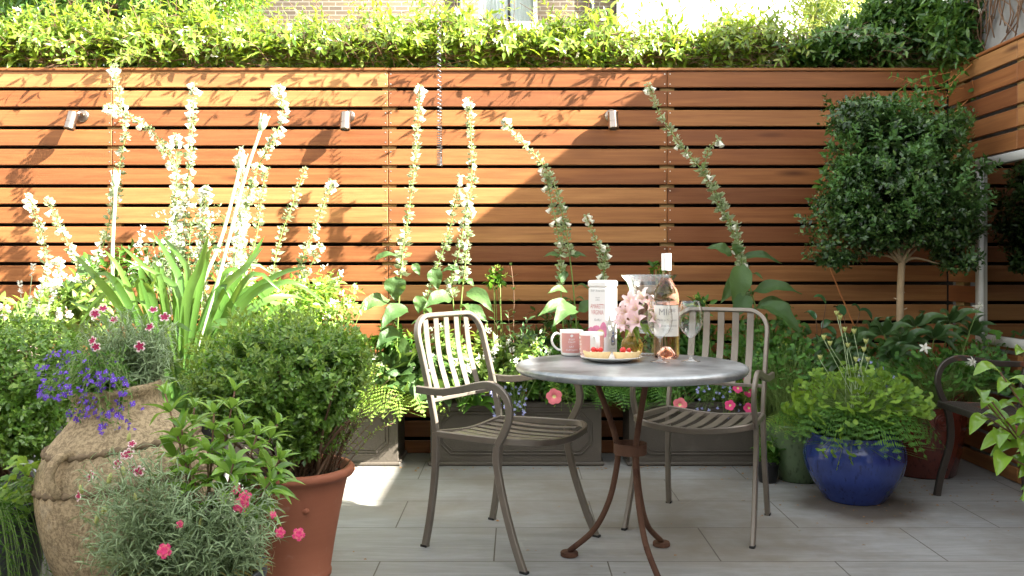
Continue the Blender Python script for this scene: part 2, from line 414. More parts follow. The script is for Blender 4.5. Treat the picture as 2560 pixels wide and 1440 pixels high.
def paving_mat():
    t=NT('grey stone paving'); o=t.obj()
    br=t.n('TexBrick',offset=.5,offset_frequency=2,squash=1.,squash_frequency=2)
    mp=t.n('Mapping'); mp.inputs['Location'].default_value=(.483-.404,-3.171+.407,0)
    t.l(o,mp.inputs[0]); t.l(mp.outputs[0],br.inputs['Vector'])
    t.inp(br,Scale=1.,Mortar_Size=.0028,Mortar_Smooth=.25,Bias=0.,Brick_Width=.808,Row_Height=.407,Color1=(0.,0.,0.),Color2=(1.,1.,1.),Mortar=(.5,.5,.5))
    rnd=br.outputs['Color']; mort=br.outputs['Fac']
    s1=t.noise(t.obj((1.2,9,1)),1.6,7.,.62,.8); s2=t.noise(t.obj((5,34,1)),1.5,5.,.6,.3); bl=t.noise(t.obj((1,1.6,1)),1.1,4.,.6); fl=t.noise(o,160.,2.)
    base=t.mix(t.ramp(s1,[(.25,(0,0,0)),(.75,(1,1,1))]),(.225,.23,.225),(.385,.395,.395))
    base=t.mix(t.math('MULTIPLY',rnd,.35),base,(.25,.26,.265))
    base=t.mix(t.ramp(s2,[(.35,(.4,.4,.4)),(.62,(0,0,0))]),base,(.21,.205,.19))
    base=t.mix(t.ramp(bl,[(.5,(0,0,0)),(.8,(.6,.6,.6))]),base,(.27,.23,.17))
    vn=t.n('TexVoronoi',feature='DISTANCE_TO_EDGE'); t.inp(vn,Scale=2.3); t.l(t.mix(.16,o,t.n('TexNoise').outputs['Color']),vn.inputs['Vector'])
    crack=t.math('MULTIPLY',t.ramp(vn.outputs['Distance'],[(0.,(1,1,1)),(.012,(0,0,0))]),t.ramp(t.noise(o,1.4,2.),[(.55,(0,0,0)),(.75,(.6,.6,.6))]))
    base=t.mix(crack,base,(.52,.51,.47))
    base=t.mix(t.ramp(t.noise(t.obj((1,1,1),(3,1,0)),.9,6.,.65),[(.47,(0,0,0)),(.62,(.7,.7,.7))]),base,(.165,.14,.105))
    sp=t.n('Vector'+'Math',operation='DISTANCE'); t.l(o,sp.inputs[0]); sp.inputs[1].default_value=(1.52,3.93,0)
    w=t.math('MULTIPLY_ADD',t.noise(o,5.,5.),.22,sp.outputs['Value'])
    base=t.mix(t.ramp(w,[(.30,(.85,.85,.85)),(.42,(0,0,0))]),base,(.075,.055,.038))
    base=t.mix(t.math('MULTIPLY',mort,.9),base,(.075,.065,.05))
    base=t.mix(t.math('MULTIPLY',fl,.22),base,(.17,.17,.155))
    h=t.math('SUBTRACT',t.math('MULTIPLY',s2,.35),t.math('MULTIPLY',mort,1.2))
    t.pbr(Base_Color=base,Roughness=t.math('MULTIPLY_ADD',s1,.25,.42),Specular_IOR_Level=.4,Normal=t.bump(h,.25,.004)); return t.m
M['paving']=paving_mat()
M['ground']=flat_mat('soil and turf',(.09,.10,.05),.95,var=.4,scale=2.)
def brick_mat():
    t=NT('london stock brick'); tc=t.n('TexCoord'); sx=t.n('SeparateXYZ'); t.l(tc.outputs['Object'],sx.inputs[0]); cb=t.n('CombineXYZ'); t.l(sx.outputs[0],cb.inputs[0]); t.l(sx.outputs[2],cb.inputs[1])
    br=t.n('TexBrick',offset=.5); t.l(cb.outputs[0],br.inputs['Vector']); t.inp(br,Scale=1.,Mortar_Size=.008,Brick_Width=.225,Row_Height=.075,Color1=(.13,.092,.055),Color2=(.07,.05,.036),Mortar=(.22,.205,.175),Bias=.1)
    nz=t.noise(t.obj(),7.,4.); col=t.mix(t.math('MULTIPLY',nz,.6),br.outputs['Color'],(.10,.078,.05))
    t.pbr(Base_Color=col,Roughness=.9,Normal=t.bump(br.outputs['Fac'],.4,.01)); return t.m
M['brick']=brick_mat()
M['white']=flat_mat('white paint',(.80,.80,.78),.5,var=.04)
M['render']=flat_mat('white render',(.82,.81,.78),.85,var=.05,scale=3.)
M['greyrender']=flat_mat('grey weathered boards',(.27,.27,.26),.9,var=.3,scale=6.,bump=.2)
M['iron']=flat_mat('dark cast iron',(.03,.035,.04),.5)
M['curtain']=flat_mat('net curtain',(.62,.63,.66),.9,var=.15,scale=60.,tr=.2)
M['pane']=flat_mat('window glass',(.25,.28,.31),.05,spec=.8,var=.1)
M['slate']=flat_mat('roof slate',(.09,.09,.10),.7,var=.3,scale=9.)
M['soil']=flat_mat('dark potting soil',(.03,.022,.015),.95,var=.5,scale=60.,bump=.8)
def planter_mat():
    t=NT('fibre clay lead look'); o=t.obj(); n=t.noise(o,3.,5.); f=t.noise(o,90.,3.)
    col=t.mix(n,(.060,.050,.039),(.098,.083,.066)); col=t.mix(t.ramp(t.noise(o,11.,5.),[(.6,(0,0,0)),(.75,(.5,.5,.5))]),col,(.13,.115,.09))
    t.pbr(Base_Color=col,Roughness=.62,Normal=t.bump(f,.35,.004)); return t.m
M['planter']=planter_mat()
def urn_mat():
    t=NT('weathered clay urn'); o=t.obj(); n=t.noise(o,6.,6.,.65); f=t.noise(o,95.,5.,.75); d=t.noise(o,15.,7.,.75); sp=t.noise(o,120.,2.)
    col=t.mix(n,(.31,.225,.12),(.56,.45,.28)); col=t.mix(t.ramp(f,[(.40,(.8,.8,.8)),(.58,(0,0,0))]),col,(.15,.11,.06))
    col=t.mix(t.ramp(d,[(.50,(0,0,0)),(.72,(.7,.7,.7))]),col,(.13,.10,.055))
    col=t.mix(t.ramp(t.noise(o,9.,4.),[(.62,(0,0,0)),(.8,(.5,.5,.5))]),col,(.60,.53,.40))
    t.pbr(Base_Color=col,Roughness=.9,Normal=t.bump(t.math('ADD',f,t.math('MULTIPLY',sp,.5)),.55,.006)); return t.m
M['urn']=urn_mat(); M['rope']=flat_mat('rope clay band',(.17,.125,.075),.95,var=.6,scale=70.,bump=.6)
M['newleaf']=leaf_mat('fresh tree leaf',(.05,.13,.035),(.12,.25,.07),.25,.3,.5)
def terra_mat():
    t=NT('terracotta'); o=t.obj(); n=t.noise(o,5.,5.); ring=t.noise(t.obj((1,1,60)),1.2,3.)
    col=t.mix(n,(.27,.085,.042),(.40,.145,.078)); col=t.mix(t.math('MULTIPLY',ring,.35),col,(.22,.07,.035))
    col=t.mix(t.ramp(t.noise(o,16.,5.),[(.62,(0,0,0)),(.8,(.35,.35,.35))]),col,(.52,.38,.30))
    t.pbr(Base_Color=col,Roughness=.72,Normal=t.bump(ring,.12,.004)); return t.m
M['terracotta']=terra_mat()
def glaze_mat(name,c,c2,streak=True):
    t=NT(name); n=t.noise(t.obj((14,14,3)),2.2,5.,.6,.4); b=t.noise(t.obj(),4.,4.); sp=t.noise(t.obj((1,1,.4)),60.,3.)
    col=t.mix(n,c,c2); col=t.mix(t.math('MULTIPLY',b,.35),col,tuple(x*.45 for x in c))
    col=t.mix(t.ramp(sp,[(.56,(0,0,0)),(.70,(.7,.7,.7))]),col,tuple(x*.3 for x in c))
    t.pbr(Base_Color=col,Roughness=.16,Specular_IOR_Level=.55,Coat_Weight=.35,Coat_Roughness=.06,Normal=t.bump(n,.04,.004)); return t.m
M['blue']=glaze_mat('cobalt glaze',(.013,.032,.20),(.04,.08,.33)); M['green_glaze']=glaze_mat('sage glaze',(.09,.15,.07),(.14,.21,.10)); M['red_glaze']=glaze_mat('oxblood glaze',(.11,.020,.014),(.17,.035,.022))
M['black_plastic']=flat_mat('black plastic',(.015,.015,.015),.5)
M['dark_pot']=flat_mat('charcoal glazed pot',(.055,.06,.07),.4,var=.3,bump=.1)
M['steel']=metal_mat('brushed chair steel',(.22,.192,.158),.36,0,metal=.45,fine=.06)
M['bench']=metal_mat('dark bench metal',(.09,.08,.07),.4,.05,metal=.7)
M['rust']=metal_mat('rusted iron',(.12,.058,.034),.85,.3,(.07,.030,.017),metal=.2)
def zinc_mat():
    t=NT('zinc table top'); o=t.obj(); n=t.noise(o,6.,6.,.6); s=t.noise(o,38.,5.,.7)
    col=t.mix(t.ramp(n,[(.36,(0,0,0)),(.64,(1,1,1))]),(.17,.195,.21),(.47,.49,.50)); sp=t.ramp(s,[(.62,(0,0,0)),(.70,(1,1,1))])
    z=t.n('SeparateXYZ'); t.l(o,z.inputs[0]); em=t.ramp(z.outputs[2],[(0.,(1,1,1)),(.5,(0,0,0))])
    m=t.math('MULTIPLY',sp,.35); col=t.mix(m,col,(.62,.63,.62))
    t.pbr(Base_Color=col,Metallic=t.math('MULTIPLY_ADD',m,-.5,.6),Roughness=t.math('MULTIPLY_ADD',n,.25,.26),Normal=t.bump(t.noise(o,25.,4.),.05,.003)); return t.m
M['zinc']=zinc_mat()
M['lampsteel']=metal_mat('spotlight steel',(.34,.285,.24),.30,fine=.1)
M['spring']=metal_mat('galvanised spring',(.25,.26,.28),.4)
M['alu']=flat_mat('mirror frame paint',(.55,.55,.52),.45,var=.06)
M['mirror']=NT('mirror glass').pbr(Base_Color=(.42,.41,.38),Metallic=1.,Roughness=.015).id_data and bpy.data.materials['mirror glass']
M['glass']=thin_glass('clear glass',(.97,.98,.975),1.30)
M['glass_h']=thin_glass('hurricane glass',(.93,.96,.95),1.45)
M['ceramic']=flat_mat('white glazed ceramic',(.78,.77,.73),.15,spec=.5,var=.03,coat=.3)
M['pink_glaze']=flat_mat('pink glaze',(.62,.30,.27),.18,spec=.5,var=.05,coat=.3)
M['tin']=flat_mat('white printed tin',(.76,.74,.72),.5,var=.03)
M['ink_red']=flat_mat('dusty red print',(.52,.18,.17),.5); M['ink_grey']=flat_mat('grey print',(.30,.28,.28),.5); M['ink_pink']=flat_mat('pink print',(.66,.22,.36),.5,var=.4,scale=50.); M['ink_cream']=flat_mat('cream print',(.72,.58,.25),.5,var=.2,scale=60.); M['ink_blue']=flat_mat('blue print',(.06,.10,.34),.5)
M['paper']=flat_mat('label paper',(.74,.71,.64),.75,var=.04); M['foil']=flat_mat('white capsule',(.85,.83,.80),.35,var=.03)
t_=NT('rose wine in glass'); t_.pbr(Base_Color=(.97,.60,.44),Transmission_Weight=1.,Roughness=.0,IOR=1.36); M['wine']=t_.m
t_=NT('bottle glass'); t_.pbr(Base_Color=(.96,.97,.95),Transmission_Weight=1.,Roughness=.0,IOR=1.12); M['bottle']=t_.m
t_=NT('amber glass'); t_.pbr(Base_Color=(.80,.55,.14),Transmission_Weight=.85,Roughness=.06,IOR=1.30); M['amber']=t_.m
M['gold']=flat_mat('gilt band',(.72,.60,.36),.3,.6,var=.2)
def crust_mat():
    t=NT('baked pastry'); o=t.obj(); col=t.mix(t.noise(o,60.,5.),(.66,.46,.20),(.82,.66,.38)); t.pbr(Base_Color=col,Roughness=.75,Normal=t.bump(t.noise(o,300.,3.),.4,.002)); return t.m
M['crust']=crust_mat(); M['cream']=flat_mat('whipped cream',(.85,.82,.74),.6,var=.04); M['berry']=flat_mat('strawberry',(.62,.03,.025),.25,var=.4,scale=180.,coat=.4,bump=.2)
# foliage
G=leaf_mat
M['box']=G('box leaf',(.055,.14,.020),(.19,.36,.055),.26,.28,.5,c3=(.36,.52,.11))
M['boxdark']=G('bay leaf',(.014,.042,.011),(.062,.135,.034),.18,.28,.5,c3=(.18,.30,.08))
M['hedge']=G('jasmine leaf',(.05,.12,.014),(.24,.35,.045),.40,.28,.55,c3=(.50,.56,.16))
M['hedgeshade']=G('shaded jasmine leaf',(.022,.07,.018),(.11,.23,.05),.28,.3,.5,c3=(.24,.40,.09))  # darker copy of the jasmine leaf, corner shade put into its colour
M['tree']=G('far tree leaf',(.03,.09,.02),(.10,.20,.03),.35,.4,.4,c3=(.20,.32,.05))
M['willow']=G('willow leaf',(.20,.28,.08),(.34,.42,.14),.45)
M['strap']=G('strap leaf',(.065,.165,.032),(.145,.28,.06),.38,.28,.5,tcol=(.42,.58,.06))
M['fox']=G('foxglove leaf',(.040,.095,.026),(.090,.17,.048),.3,.5,.35,tcol=(.30,.45,.06),bump=75.)
M['floret']=G('foxglove pods',(.20,.30,.09),(.52,.58,.40),.3,.5,.3,tcol=(.60,.68,.42)); M['bell']=flat_mat('white bell',(.80,.80,.70),.6,tr=.3,var=.06)
M['stem']=flat_mat('green stem',(.16,.25,.06),.5,var=.25); M['pale_stem']=flat_mat('pale stem',(.42,.52,.30),.45,var=.1); M['brown_stem']=flat_mat('brown stem',(.12,.06,.03),.7,var=.3); M['redstem']=flat_mat('orange brown vine',(.50,.19,.06),.6,var=.2)
M['bark']=flat_mat('pale bark',(.34,.25,.15),.85,var=.35,scale=30.,bump=.5); M['twig']=flat_mat('twig bark',(.17,.10,.06),.9,var=.3,scale=30.)
M['dian']=G('dianthus leaf',(.15,.23,.11),(.31,.42,.22),.15,.45,.4); M['paledry']=G('yellowing leaf',(.30,.26,.07),(.42,.33,.12),.3)
M['dry']=flat_mat('dry leaf',(.34,.19,.08),.8,var=.3)
M['skim']=G('fresh laurel leaf',(.10,.24,.03),(.29,.50,.08),.32,.24,.55,tcol=(.4,.6,.08))
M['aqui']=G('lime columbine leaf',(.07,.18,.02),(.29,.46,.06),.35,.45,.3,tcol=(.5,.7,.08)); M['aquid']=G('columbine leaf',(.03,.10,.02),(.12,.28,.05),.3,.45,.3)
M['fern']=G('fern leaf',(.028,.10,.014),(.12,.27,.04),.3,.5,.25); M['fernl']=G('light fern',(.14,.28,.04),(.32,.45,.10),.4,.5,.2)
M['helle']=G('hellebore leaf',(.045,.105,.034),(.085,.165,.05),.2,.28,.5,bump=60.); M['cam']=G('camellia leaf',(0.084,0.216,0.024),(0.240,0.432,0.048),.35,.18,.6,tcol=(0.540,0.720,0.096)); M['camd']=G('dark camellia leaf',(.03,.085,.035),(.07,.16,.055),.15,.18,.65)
M['varieg']=G('lime heart leaf',(.10,.20,.04),(.26,.38,.10),.35); M['white_fl']=flat_mat('white petals',(.82,.82,.74),.6,tr=.3,var=.08)
M['pink']=flat_mat('pink petals',(.78,.06,.22),.55,tr=.25,var=.25); M['pale_pink']=flat_mat('pale pink petals',(.85,.64,.65),.55,tr=.3,var=.15); M['salmon']=flat_mat('salmon pink petals',(.80,.20,.24),.55,tr=.25,var=.2); M['crimson']=flat_mat('crimson petals',(.33,.01,.07),.55,tr=.15,var=.3); M['yellowc']=flat_mat('flower throat',(.72,.66,.28),.6)
M['purple']=flat_mat('violet petals',(.13,.045,.47),.55,tr=.2,var=.3); M['lilac']=flat_mat('lilac petals',(.36,.38,.72),.55,tr=.25,var=.2); M['red']=flat_mat('red petals',(.60,.02,.02),.5,tr=.2); M['limefl']=flat_mat('lime bracts',(.42,.55,.10),.6,tr=.3)
M['seed']=flat_mat('seed heads',(.45,.48,.16),.6,var=.3)
# ------------------------------------------------------------------ ground, fences, buildings
def sheet(name,x0,x1,y0,y1,z,mat):
    mb=MB(); mb.add([(x0,y0,z),(x1,y0,z),(x1,y1,z),(x0,y1,z)],[[0,1,2,3]]); return tag(mb.build(name,mat),kind='structure')
sheet('ground',-150,150,-60,200,-.012,M['ground'])
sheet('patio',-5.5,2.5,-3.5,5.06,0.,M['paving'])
FY=4.99; PX=447.
def fz(py): return H-(py-CY)/PX
ZT=[fz(178)-.1087*i for i in range(20)]; SH=.0896
fence=thing('slatted_fence','long orange brown hardwood fence of horizontal slats facing the patio','fence',(-.9,FY,0))
r=rs(3); mb=MB()
seams=[-4.6,-3.81,-2.26,-.716,.846,2.413]
for i,z in enumerate(ZT):
    for a,b in zip(seams[:-1],seams[1:]):
        ja=(r.choice([-.0,.02]) if i%3==1 else 0)
        h=min(SH,z-.004)
        cbox(mb,((a+b)/2,FY+.010+r.uniform(-.0012,.0012),z-h/2),(b-a-.003,.020,h),.003)
BOARDS=mb
mb=MB()
for a,b in((-4.6,-.716),(-.716,2.413)): cbox(mb,((a+b)/2,FY+.028,2.149),(b-a-.002,.075,.016),.003)
mb.build('cap_rail',M['wood_x'],fence,smooth=False)
for x in seams[1:-1]:
    mb=MB(); cbox(mb,(x+.004,FY+.0405,1.068),(.078,.038,2.134),.002); mb.build('post',M['post'],fence)
mb=BOARDS
for x in seams[1:-1]:
    for z in ZT:
        for dx in(-.014,.016):
            for dz in(-.016,-.072): lathe(mb,[(.0036,0),(.0036,-.0008),(0,-.0012)],(x+dx,FY-.0002,z+dz),8,mat=1,axis=(0,1,0))
mb.build('slat_boards',[M['wood_x'],M['screw']],fence,smooth=False)
mb=MB(); cbox(mb,(-1.1,5.18,1.06),(7.4,.2,2.12),.004); tag(mb.build('gap_shade_wall',M['dark'],loc=(-1.1,5.18,0)),'wall behind the long slatted fence, coloured near black for shade in the gaps','wall')  # added wall, near black so the fence gaps read as shade
side=thing('slatted_fence','hardwood slat fence running along the right side with the mirror on it','fence',(2.416,3.2,0))
mb=MB()
for i,z in enumerate(ZT):
    h=min(SH,z-.004)
    for a,b in((1.2,2.75),(2.75,4.30),(4.30,4.988)): cbox(mb,(2.426+r.uniform(-.001,.001),(a+b)/2,z-h/2),(.020,b-a-.003,h),.003)
mb.build('slat_boards',M['wood_y'],side,smooth=False)
mb=MB(); cbox(mb,(2.440,3.09,2.149),(.07,3.78,.016),.003); mb.build('cap_rail',M['wood_y'],side,smooth=False)
for y in(1.3,2.75,4.30):
    mb=MB(); cbox(mb,(2.4555,y,1.068),(.037,.078,2.134),.002); mb.build('post',M['post'],side)
mb=MB(); cbox(mb,(2.4555,4.90,1.068),(.037,.09,2.134),.002); mb.build('post',M['post'],side)
# boundary wall behind the side fence: unseen steps added to shape the patio's shade
mb=MB(); prism(mb,[(1.665,-.01),(5.07,-.01),(5.07,3.42),(3.70,3.42),(3.70,2.42),(2.45,2.42),(2.45,2.60),(1.85,2.60),(1.85,3.45),(1.665,3.45)],0,2.485,2.70)
tag(mb.build('boundary_wall',M['greyrender'],loc=(2.6,3.4,0)),'weathered grey boundary wall rising behind the right slatted fence, its unseen steps added to cast shade','wall')
mb=MB(); prism(mb,[(-2.4,-.01),(1.66,-.01),(1.66,6.2),(-2.4,6.2)],0,2.485,2.70)
tag(mb.build('shade_wall',M['greyrender'],loc=(2.6,-1.5,0)),'unseen tall grey wall added beside the near end of the patio to shade it','wall')  # unseen blocker added to keep sun off the front left plants
mb=MB(); cbox(mb,(-5.3,1.3,1.25),(.2,7.4,2.5),.01); tag(mb.build('side_shade_wall',M['brick'],loc=(-5.3,1.3,0)),'unseen brick wall added along the far left side of the patio to limit sky light','wall')  # unseen wall added to close off sky light from the left
mb=MB(); cbox(mb,(-1.7,-2.8,1.6),(8.3,.3,3.2),.01); tag(mb.build('rear_shade_wall',M['brick'],loc=(-1.7,-2.8,0)),'unseen brick wall added behind the camera to block low sky light','wall')  # unseen wall added so the sky lights the patio from above
# wall spots
def spot(px,py,dx,dz):
    c=A((px-CX)/PX,FY,H-(py-CY)/PX)
    t=thing('wall_light',None,'wall light',c)
    mb=MB(); lathe(mb,[(.034,0),(.034,-.006),(.030,-.010),(0,-.010)],c+A(0,0,0),28,axis=(0,1,0)); mb.build('mount_plate',M['lampsteel'],t,sharp=40)
    d=unit(A(dx,-.22,-1)); b=c+A(dz,-.058,.012)
    mb=MB(); tube(mb,[c+A(0,-.006,0),c+A(0,-.035,.012),b+d*.02],.009,k=10,n=8); mb.build('arm',M['lampsteel'],t)
    mb=MB(); lathe(mb,[(0,.0),(.024,.0),(.0275,.004),(.0275,.060),(.0265,.061),(.0265,.063),(.0285,.064),(.0285,.098),(.026,.101),(.024,.101),(.023,.092),(0,.092)],b,32,axis=d); body=mb.build('lamp_body',M['lampsteel'],t,sharp=35)
    mb=MB(); lathe(mb,[(.0225,.0935),(0,.0945)],b,24,axis=d); mb.build('lens',M['pane'],body)
    return t
for a,l in(((207,290,-.14,-.024),'steel spotlight tilted left on the fence beside the arching foxglove'),((872,291,.0,-.006),'steel spotlight hanging straight on the fence, between the tall white spires and the coil spring'),((1527,289,.04,.004),'steel spotlight at the edge of the diagonal shade on the fence')):
    tag(spot(*a),l,group='spotlights on the fence')
# coil spring hanging from above
sp=thing('hanging_spring','long steel coil spring hanging down in front of the fence','spring',P(1099,415,4.75))
mb=MB(); pts=[]; zt=2.72; zb=P(1099,415,4.75)[2]; z=zt; a=0; x0=P(1099,415,4.75)[0]
while z>zb:
    f=(zt-z)/(zt-zb); pitch=.040-.034*max(0,f-.35)/.65; rad=.0055+.0085*min(1,f*1.1)
    pts.append((x0+rad*math.cos(a)-.004*(1-f),4.75+rad*math.sin(a),z)); a+=2*PI/10; z-=pitch/10
tube(mb,pts,.0022,k=5); mb.build('coil',M['spring'],sp)
# far buildings
hb=thing('brick_house','yellow grey brick house with a white sash window behind the hedge','house',(-1.5,15.2,0))
k=147.
def hx(px): return (px-CX)/k
wx0,wx1=hx(1195),hx(1345); wz=H+(CY-68)/k
mb=MB()
for x0,x1,z0,z1 in((hx(590),wx0,0,9.2),(wx1,hx(1538),0,9.2),(wx0,wx1,0,wz),(wx0,wx1,wz+1.75,9.2)):
    cbox(mb,((x0+x1)/2,15.35,(z0+z1)/2),(x1-x0-.0005,.3,z1-z0-.0005),.001)
cbox(mb,((hx(590)+hx(1538))/2,19.5,4.6),(hx(1538)-hx(590)-.1,7.9,9.1),.01)
mb.build('wall',M['brick'],hb)
mb=MB(); prism(mb,[(15.0,9.2),(19.,11.6),(23.6,9.2)],0,hx(580),hx(1545)); mb.build('roof',M['slate'],hb)
wn=MB(); fw=.075
cbox(wn,(wx0+fw/2,15.30,wz+.87),(fw,.10,1.74),.006); cbox(wn,(wx1-fw/2,15.30,wz+.87),(fw,.10,1.74),.006)
cbox(wn,((wx0+wx1)/2,15.30,wz+.06),(wx1-wx0-2*fw-.002,.09,.115),.006); cbox(wn,((wx0+wx1)/2,15.30,wz+1.70),(wx1-wx0-2*fw-.002,.09,.07),.006); cbox(wn,((wx0+wx1)/2,15.305,wz+.90),(wx1-wx0-2*fw-.002,.07,.05),.006)
win=wn.build('window',M['white'],hb)
mb=MB(); cbox(mb,((wx0+wx1)/2,15.17,wz-.04),(wx1-wx0+.16,.2,.075),.008); mb.build('sill',M['white'],win)
mb=MB(); cbox(mb,((wx0+wx1)/2,15.335,wz+.9),(wx1-wx0-2*fw,.006,1.6),.001); mb.build('pane',M['glass_h'],win)
mb=MB()
for a,b in((wx0+.07,wx0+.50),(wx0+.55,wx1-.08)):
    xs=np.linspace(a,b,40); ys=15.40+.012*np.sin(xs*95)
    V=np.array([(x,y,z) for z in(wz+.1,wz+1.7) for x,y in zip(xs,ys)]); mb.add(V,[np.array([(i,i+1,40+i+1,40+i) for i in range(39)])])
mb.build('curtain',M['curtain'],win)
mb=MB(); cbox(mb,((wx0+wx1)/2,15.49,wz+.87),(wx1-wx0-.01,.01,1.72),.001); mb.build('room_shade',M['dark'],win)
for px in(1151,1479):
    mb=MB(); tube(mb,[(hx(px),15.13,.2),(hx(px),15.13,9.0)],.042,k=10); mb.build('drainpipe',M['iron'],hb)
mb=MB(); cbox(mb,(hx(1795),15.6,4.),(hx(2048)-hx(1541)-.01,1.2,8.),.01)
mb2=thing('white_building','white rendered building beside the brick house, beyond the hedge','building',(hx(1795),15.6,0)); mb.build('wall',M['render'],mb2)
mb=MB(); cbox(mb,(hx(1795),15.6,8.06),(hx(2048)-hx(1541)+.1,1.4,.12),.02); mb.build('parapet',M['white'],mb2)
mb=MB(); cbox(mb,(hx(2096),14.9,3.3),(.115,.115,6.6),.01); post=thing('white_post','white post standing between the pale building and the climbing jasmine','post',(hx(2096),14.9,0)); mb.build('shaft',M['white'],post)
mb=MB(); lathe(mb,[(.09,6.6),(.09,6.63),(0,6.72)],(hx(2096),14.9,0),4); mb.build('cap',M['white'],post)

# ------------------------------------------------------------------ garden furniture
def slat(mb,pts,w,th,ref): sweep(mb,cr(pts,10),rrect(w,th,.0012),ref)
def make_chair(label):
    t=thing('garden_chair',label,'chair',(0,0,0),'steel slatted armchairs at the table',local=True)
    X=A(1,0,0); pr=rrect(.017,.028,.003); prl=rrect(.020,.026,.003)
    def sd(s,w0): return lambda y,z: A(s*w0,y,z)
    for s in(-1,1):
        mb=MB(); pts=[A(s*.215,-.235,.0),A(s*.212,-.212,.12),A(s*.207,-.194,.28),A(s*.204,-.190,.43)]
        sweep(mb,cr(pts,14),prl,X); leg=mb.build('leg',M['steel'],t,sharp=30)
        mb=MB(); cbox(mb,(s*.215,-.236,.004),(.023,.029,.010),.002); mb.build('foot_cap',M['black_plastic'],leg)
    # front leg and arm are one bent bar each
    for s in(-1,1):
        mb=MB(); pts=[A(s*.252,.235,.0),A(s*.248,.190,.10),A(s*.242,.140,.24),A(s*.240,.112,.36),A(s*.240,.115,.42)]
        sweep(mb,cr(pts,18),pr,X); leg=mb.build('leg',M['steel'],t,sharp=30)
        mb=MB(); cbox(mb,(s*.252,.236,.004),(.020,.031,.010),.002); mb.build('foot_cap',M['black_plastic'],leg)
        mb=MB(); pts=[A(s*.240,.115,.42),A(s*.241,.145,.47),A(s*.242,.168,.53),A(s*.242,.155,.59),A(s*.240,.10,.628),A(s*.238,.04,.626),A(s*.235,-.05,.604),A(s*.232,-.14,.588),A(s*.230,-.22,.587),A(s*.230,-.262,.588)]
        sweep(mb,cr(pts,34),pr,X); mb.build('arm',M['steel'],t,sharp=30)
    # back frame hoop
    ba=lambda z: -.190-.115*((z-.43)/.43)**1.15
    pts=[]; w=.204; R=.085; zt=.858
    for z in np.linspace(.43,zt-R,7): pts.append(A(-w,ba(z),z))
    for a in np.linspace(0,PI/2,7)[1:]: z=zt-R+R*math.sin(a); pts.append(A(-w+R-R*math.cos(a),ba(z),z))
    q=[A(-p[0],p[1],p[2]) for p in pts[::-1]]
    path=np.array(pts+[A(0,ba(zt)-.006,zt)]+q); mb=MB(); c=cr(path,60)
    prf=rrect(.026,.017,.003)
    sweep(mb,c,prf,unit(A(0,1,.2))); bf=mb.build('back_frame',M['steel'],t,sharp=30)
    zl=.545
    mb=MB(); sweep(mb,cr([A(-.198,ba(zl),zl),A(0,ba(zl)-.022,zl-.004),A(.198,ba(zl),zl)],12),rrect(.014,.009,.002),A(0,0,1)); mb.build('back_rail',M['steel'],t,sharp=30)
    for i in range(5):
        x=-.128+.064*i; b=.012*(1-(x/.2)**2)
        mb=MB(); slat(mb,[A(x,ba(zl)-.018-b*.2,zl-.006),A(x,ba(.70)-.022-b,.70),A(x,ba(zt)-.006+.002,zt-.010)],.030,.004,X); mb.build('back_slat',M['steel'],t,sharp=30)
    # seat ring and slats
    dip=lambda x,y: .432-.022*max(0,1-(x/.21)**2)*(.6+.4*min(1,(y+.2)/.4)) + .006*((y)/.2)
    ring=[]; 
    for (x,y) in((-.206,-.185),(-.222,-.05),(-.232,.10),(-.222,.19),(-.16,.238),(-.07,.25),(0,.252),(.07,.25),(.16,.238),(.222,.19),(.232,.10),(.222,-.05),(.206,-.185)): ring.append(A(x,y,dip(x,y)))
    mb=MB(); sweep(mb,cr(ring,60),rrect(.024,.014,.003),A(0,0,1)); mb.build('seat_frame',M['steel'],t,sharp=30)
    mb=MB(); sweep(mb,cr([A(-.2,-.183,.43),A(0,-.185,dip(0,-.185)),A(.2,-.183,.43)],10),rrect(.020,.012,.002),A(0,0,1)); mb.build('seat_rail',M['steel'],t,sharp=30)
    for i in range(7):
        x=-.165+.055*i; ye=.245-.035*(abs(x)/.165)**3
        mb=MB(); slat(mb,[A(x,-.184,dip(x,-.18)+.004),A(x*1.02,.03,dip(x,0)-.004),A(x*1.03,ye-.01,dip(x,.2)+.003)],.032,.004,X); mb.build('seat_slat',M['steel'],t,sharp=30)
    return t
ch1=make_chair('steel slatted armchair left of the table, its back slats in bright sun')
ch2=copy_tree(ch1); ch2['label']='shaded steel slatted armchair tucked behind the right of the table'
for c,(x,y),(fx,fy) in((ch1,(-.025,3.385),(.826,-.563)),(ch2,(.764,3.65),(-.452,-.892))):
    c.location=(x,y,0); c.rotation_euler=(0,0,math.atan2(-fx,fy))
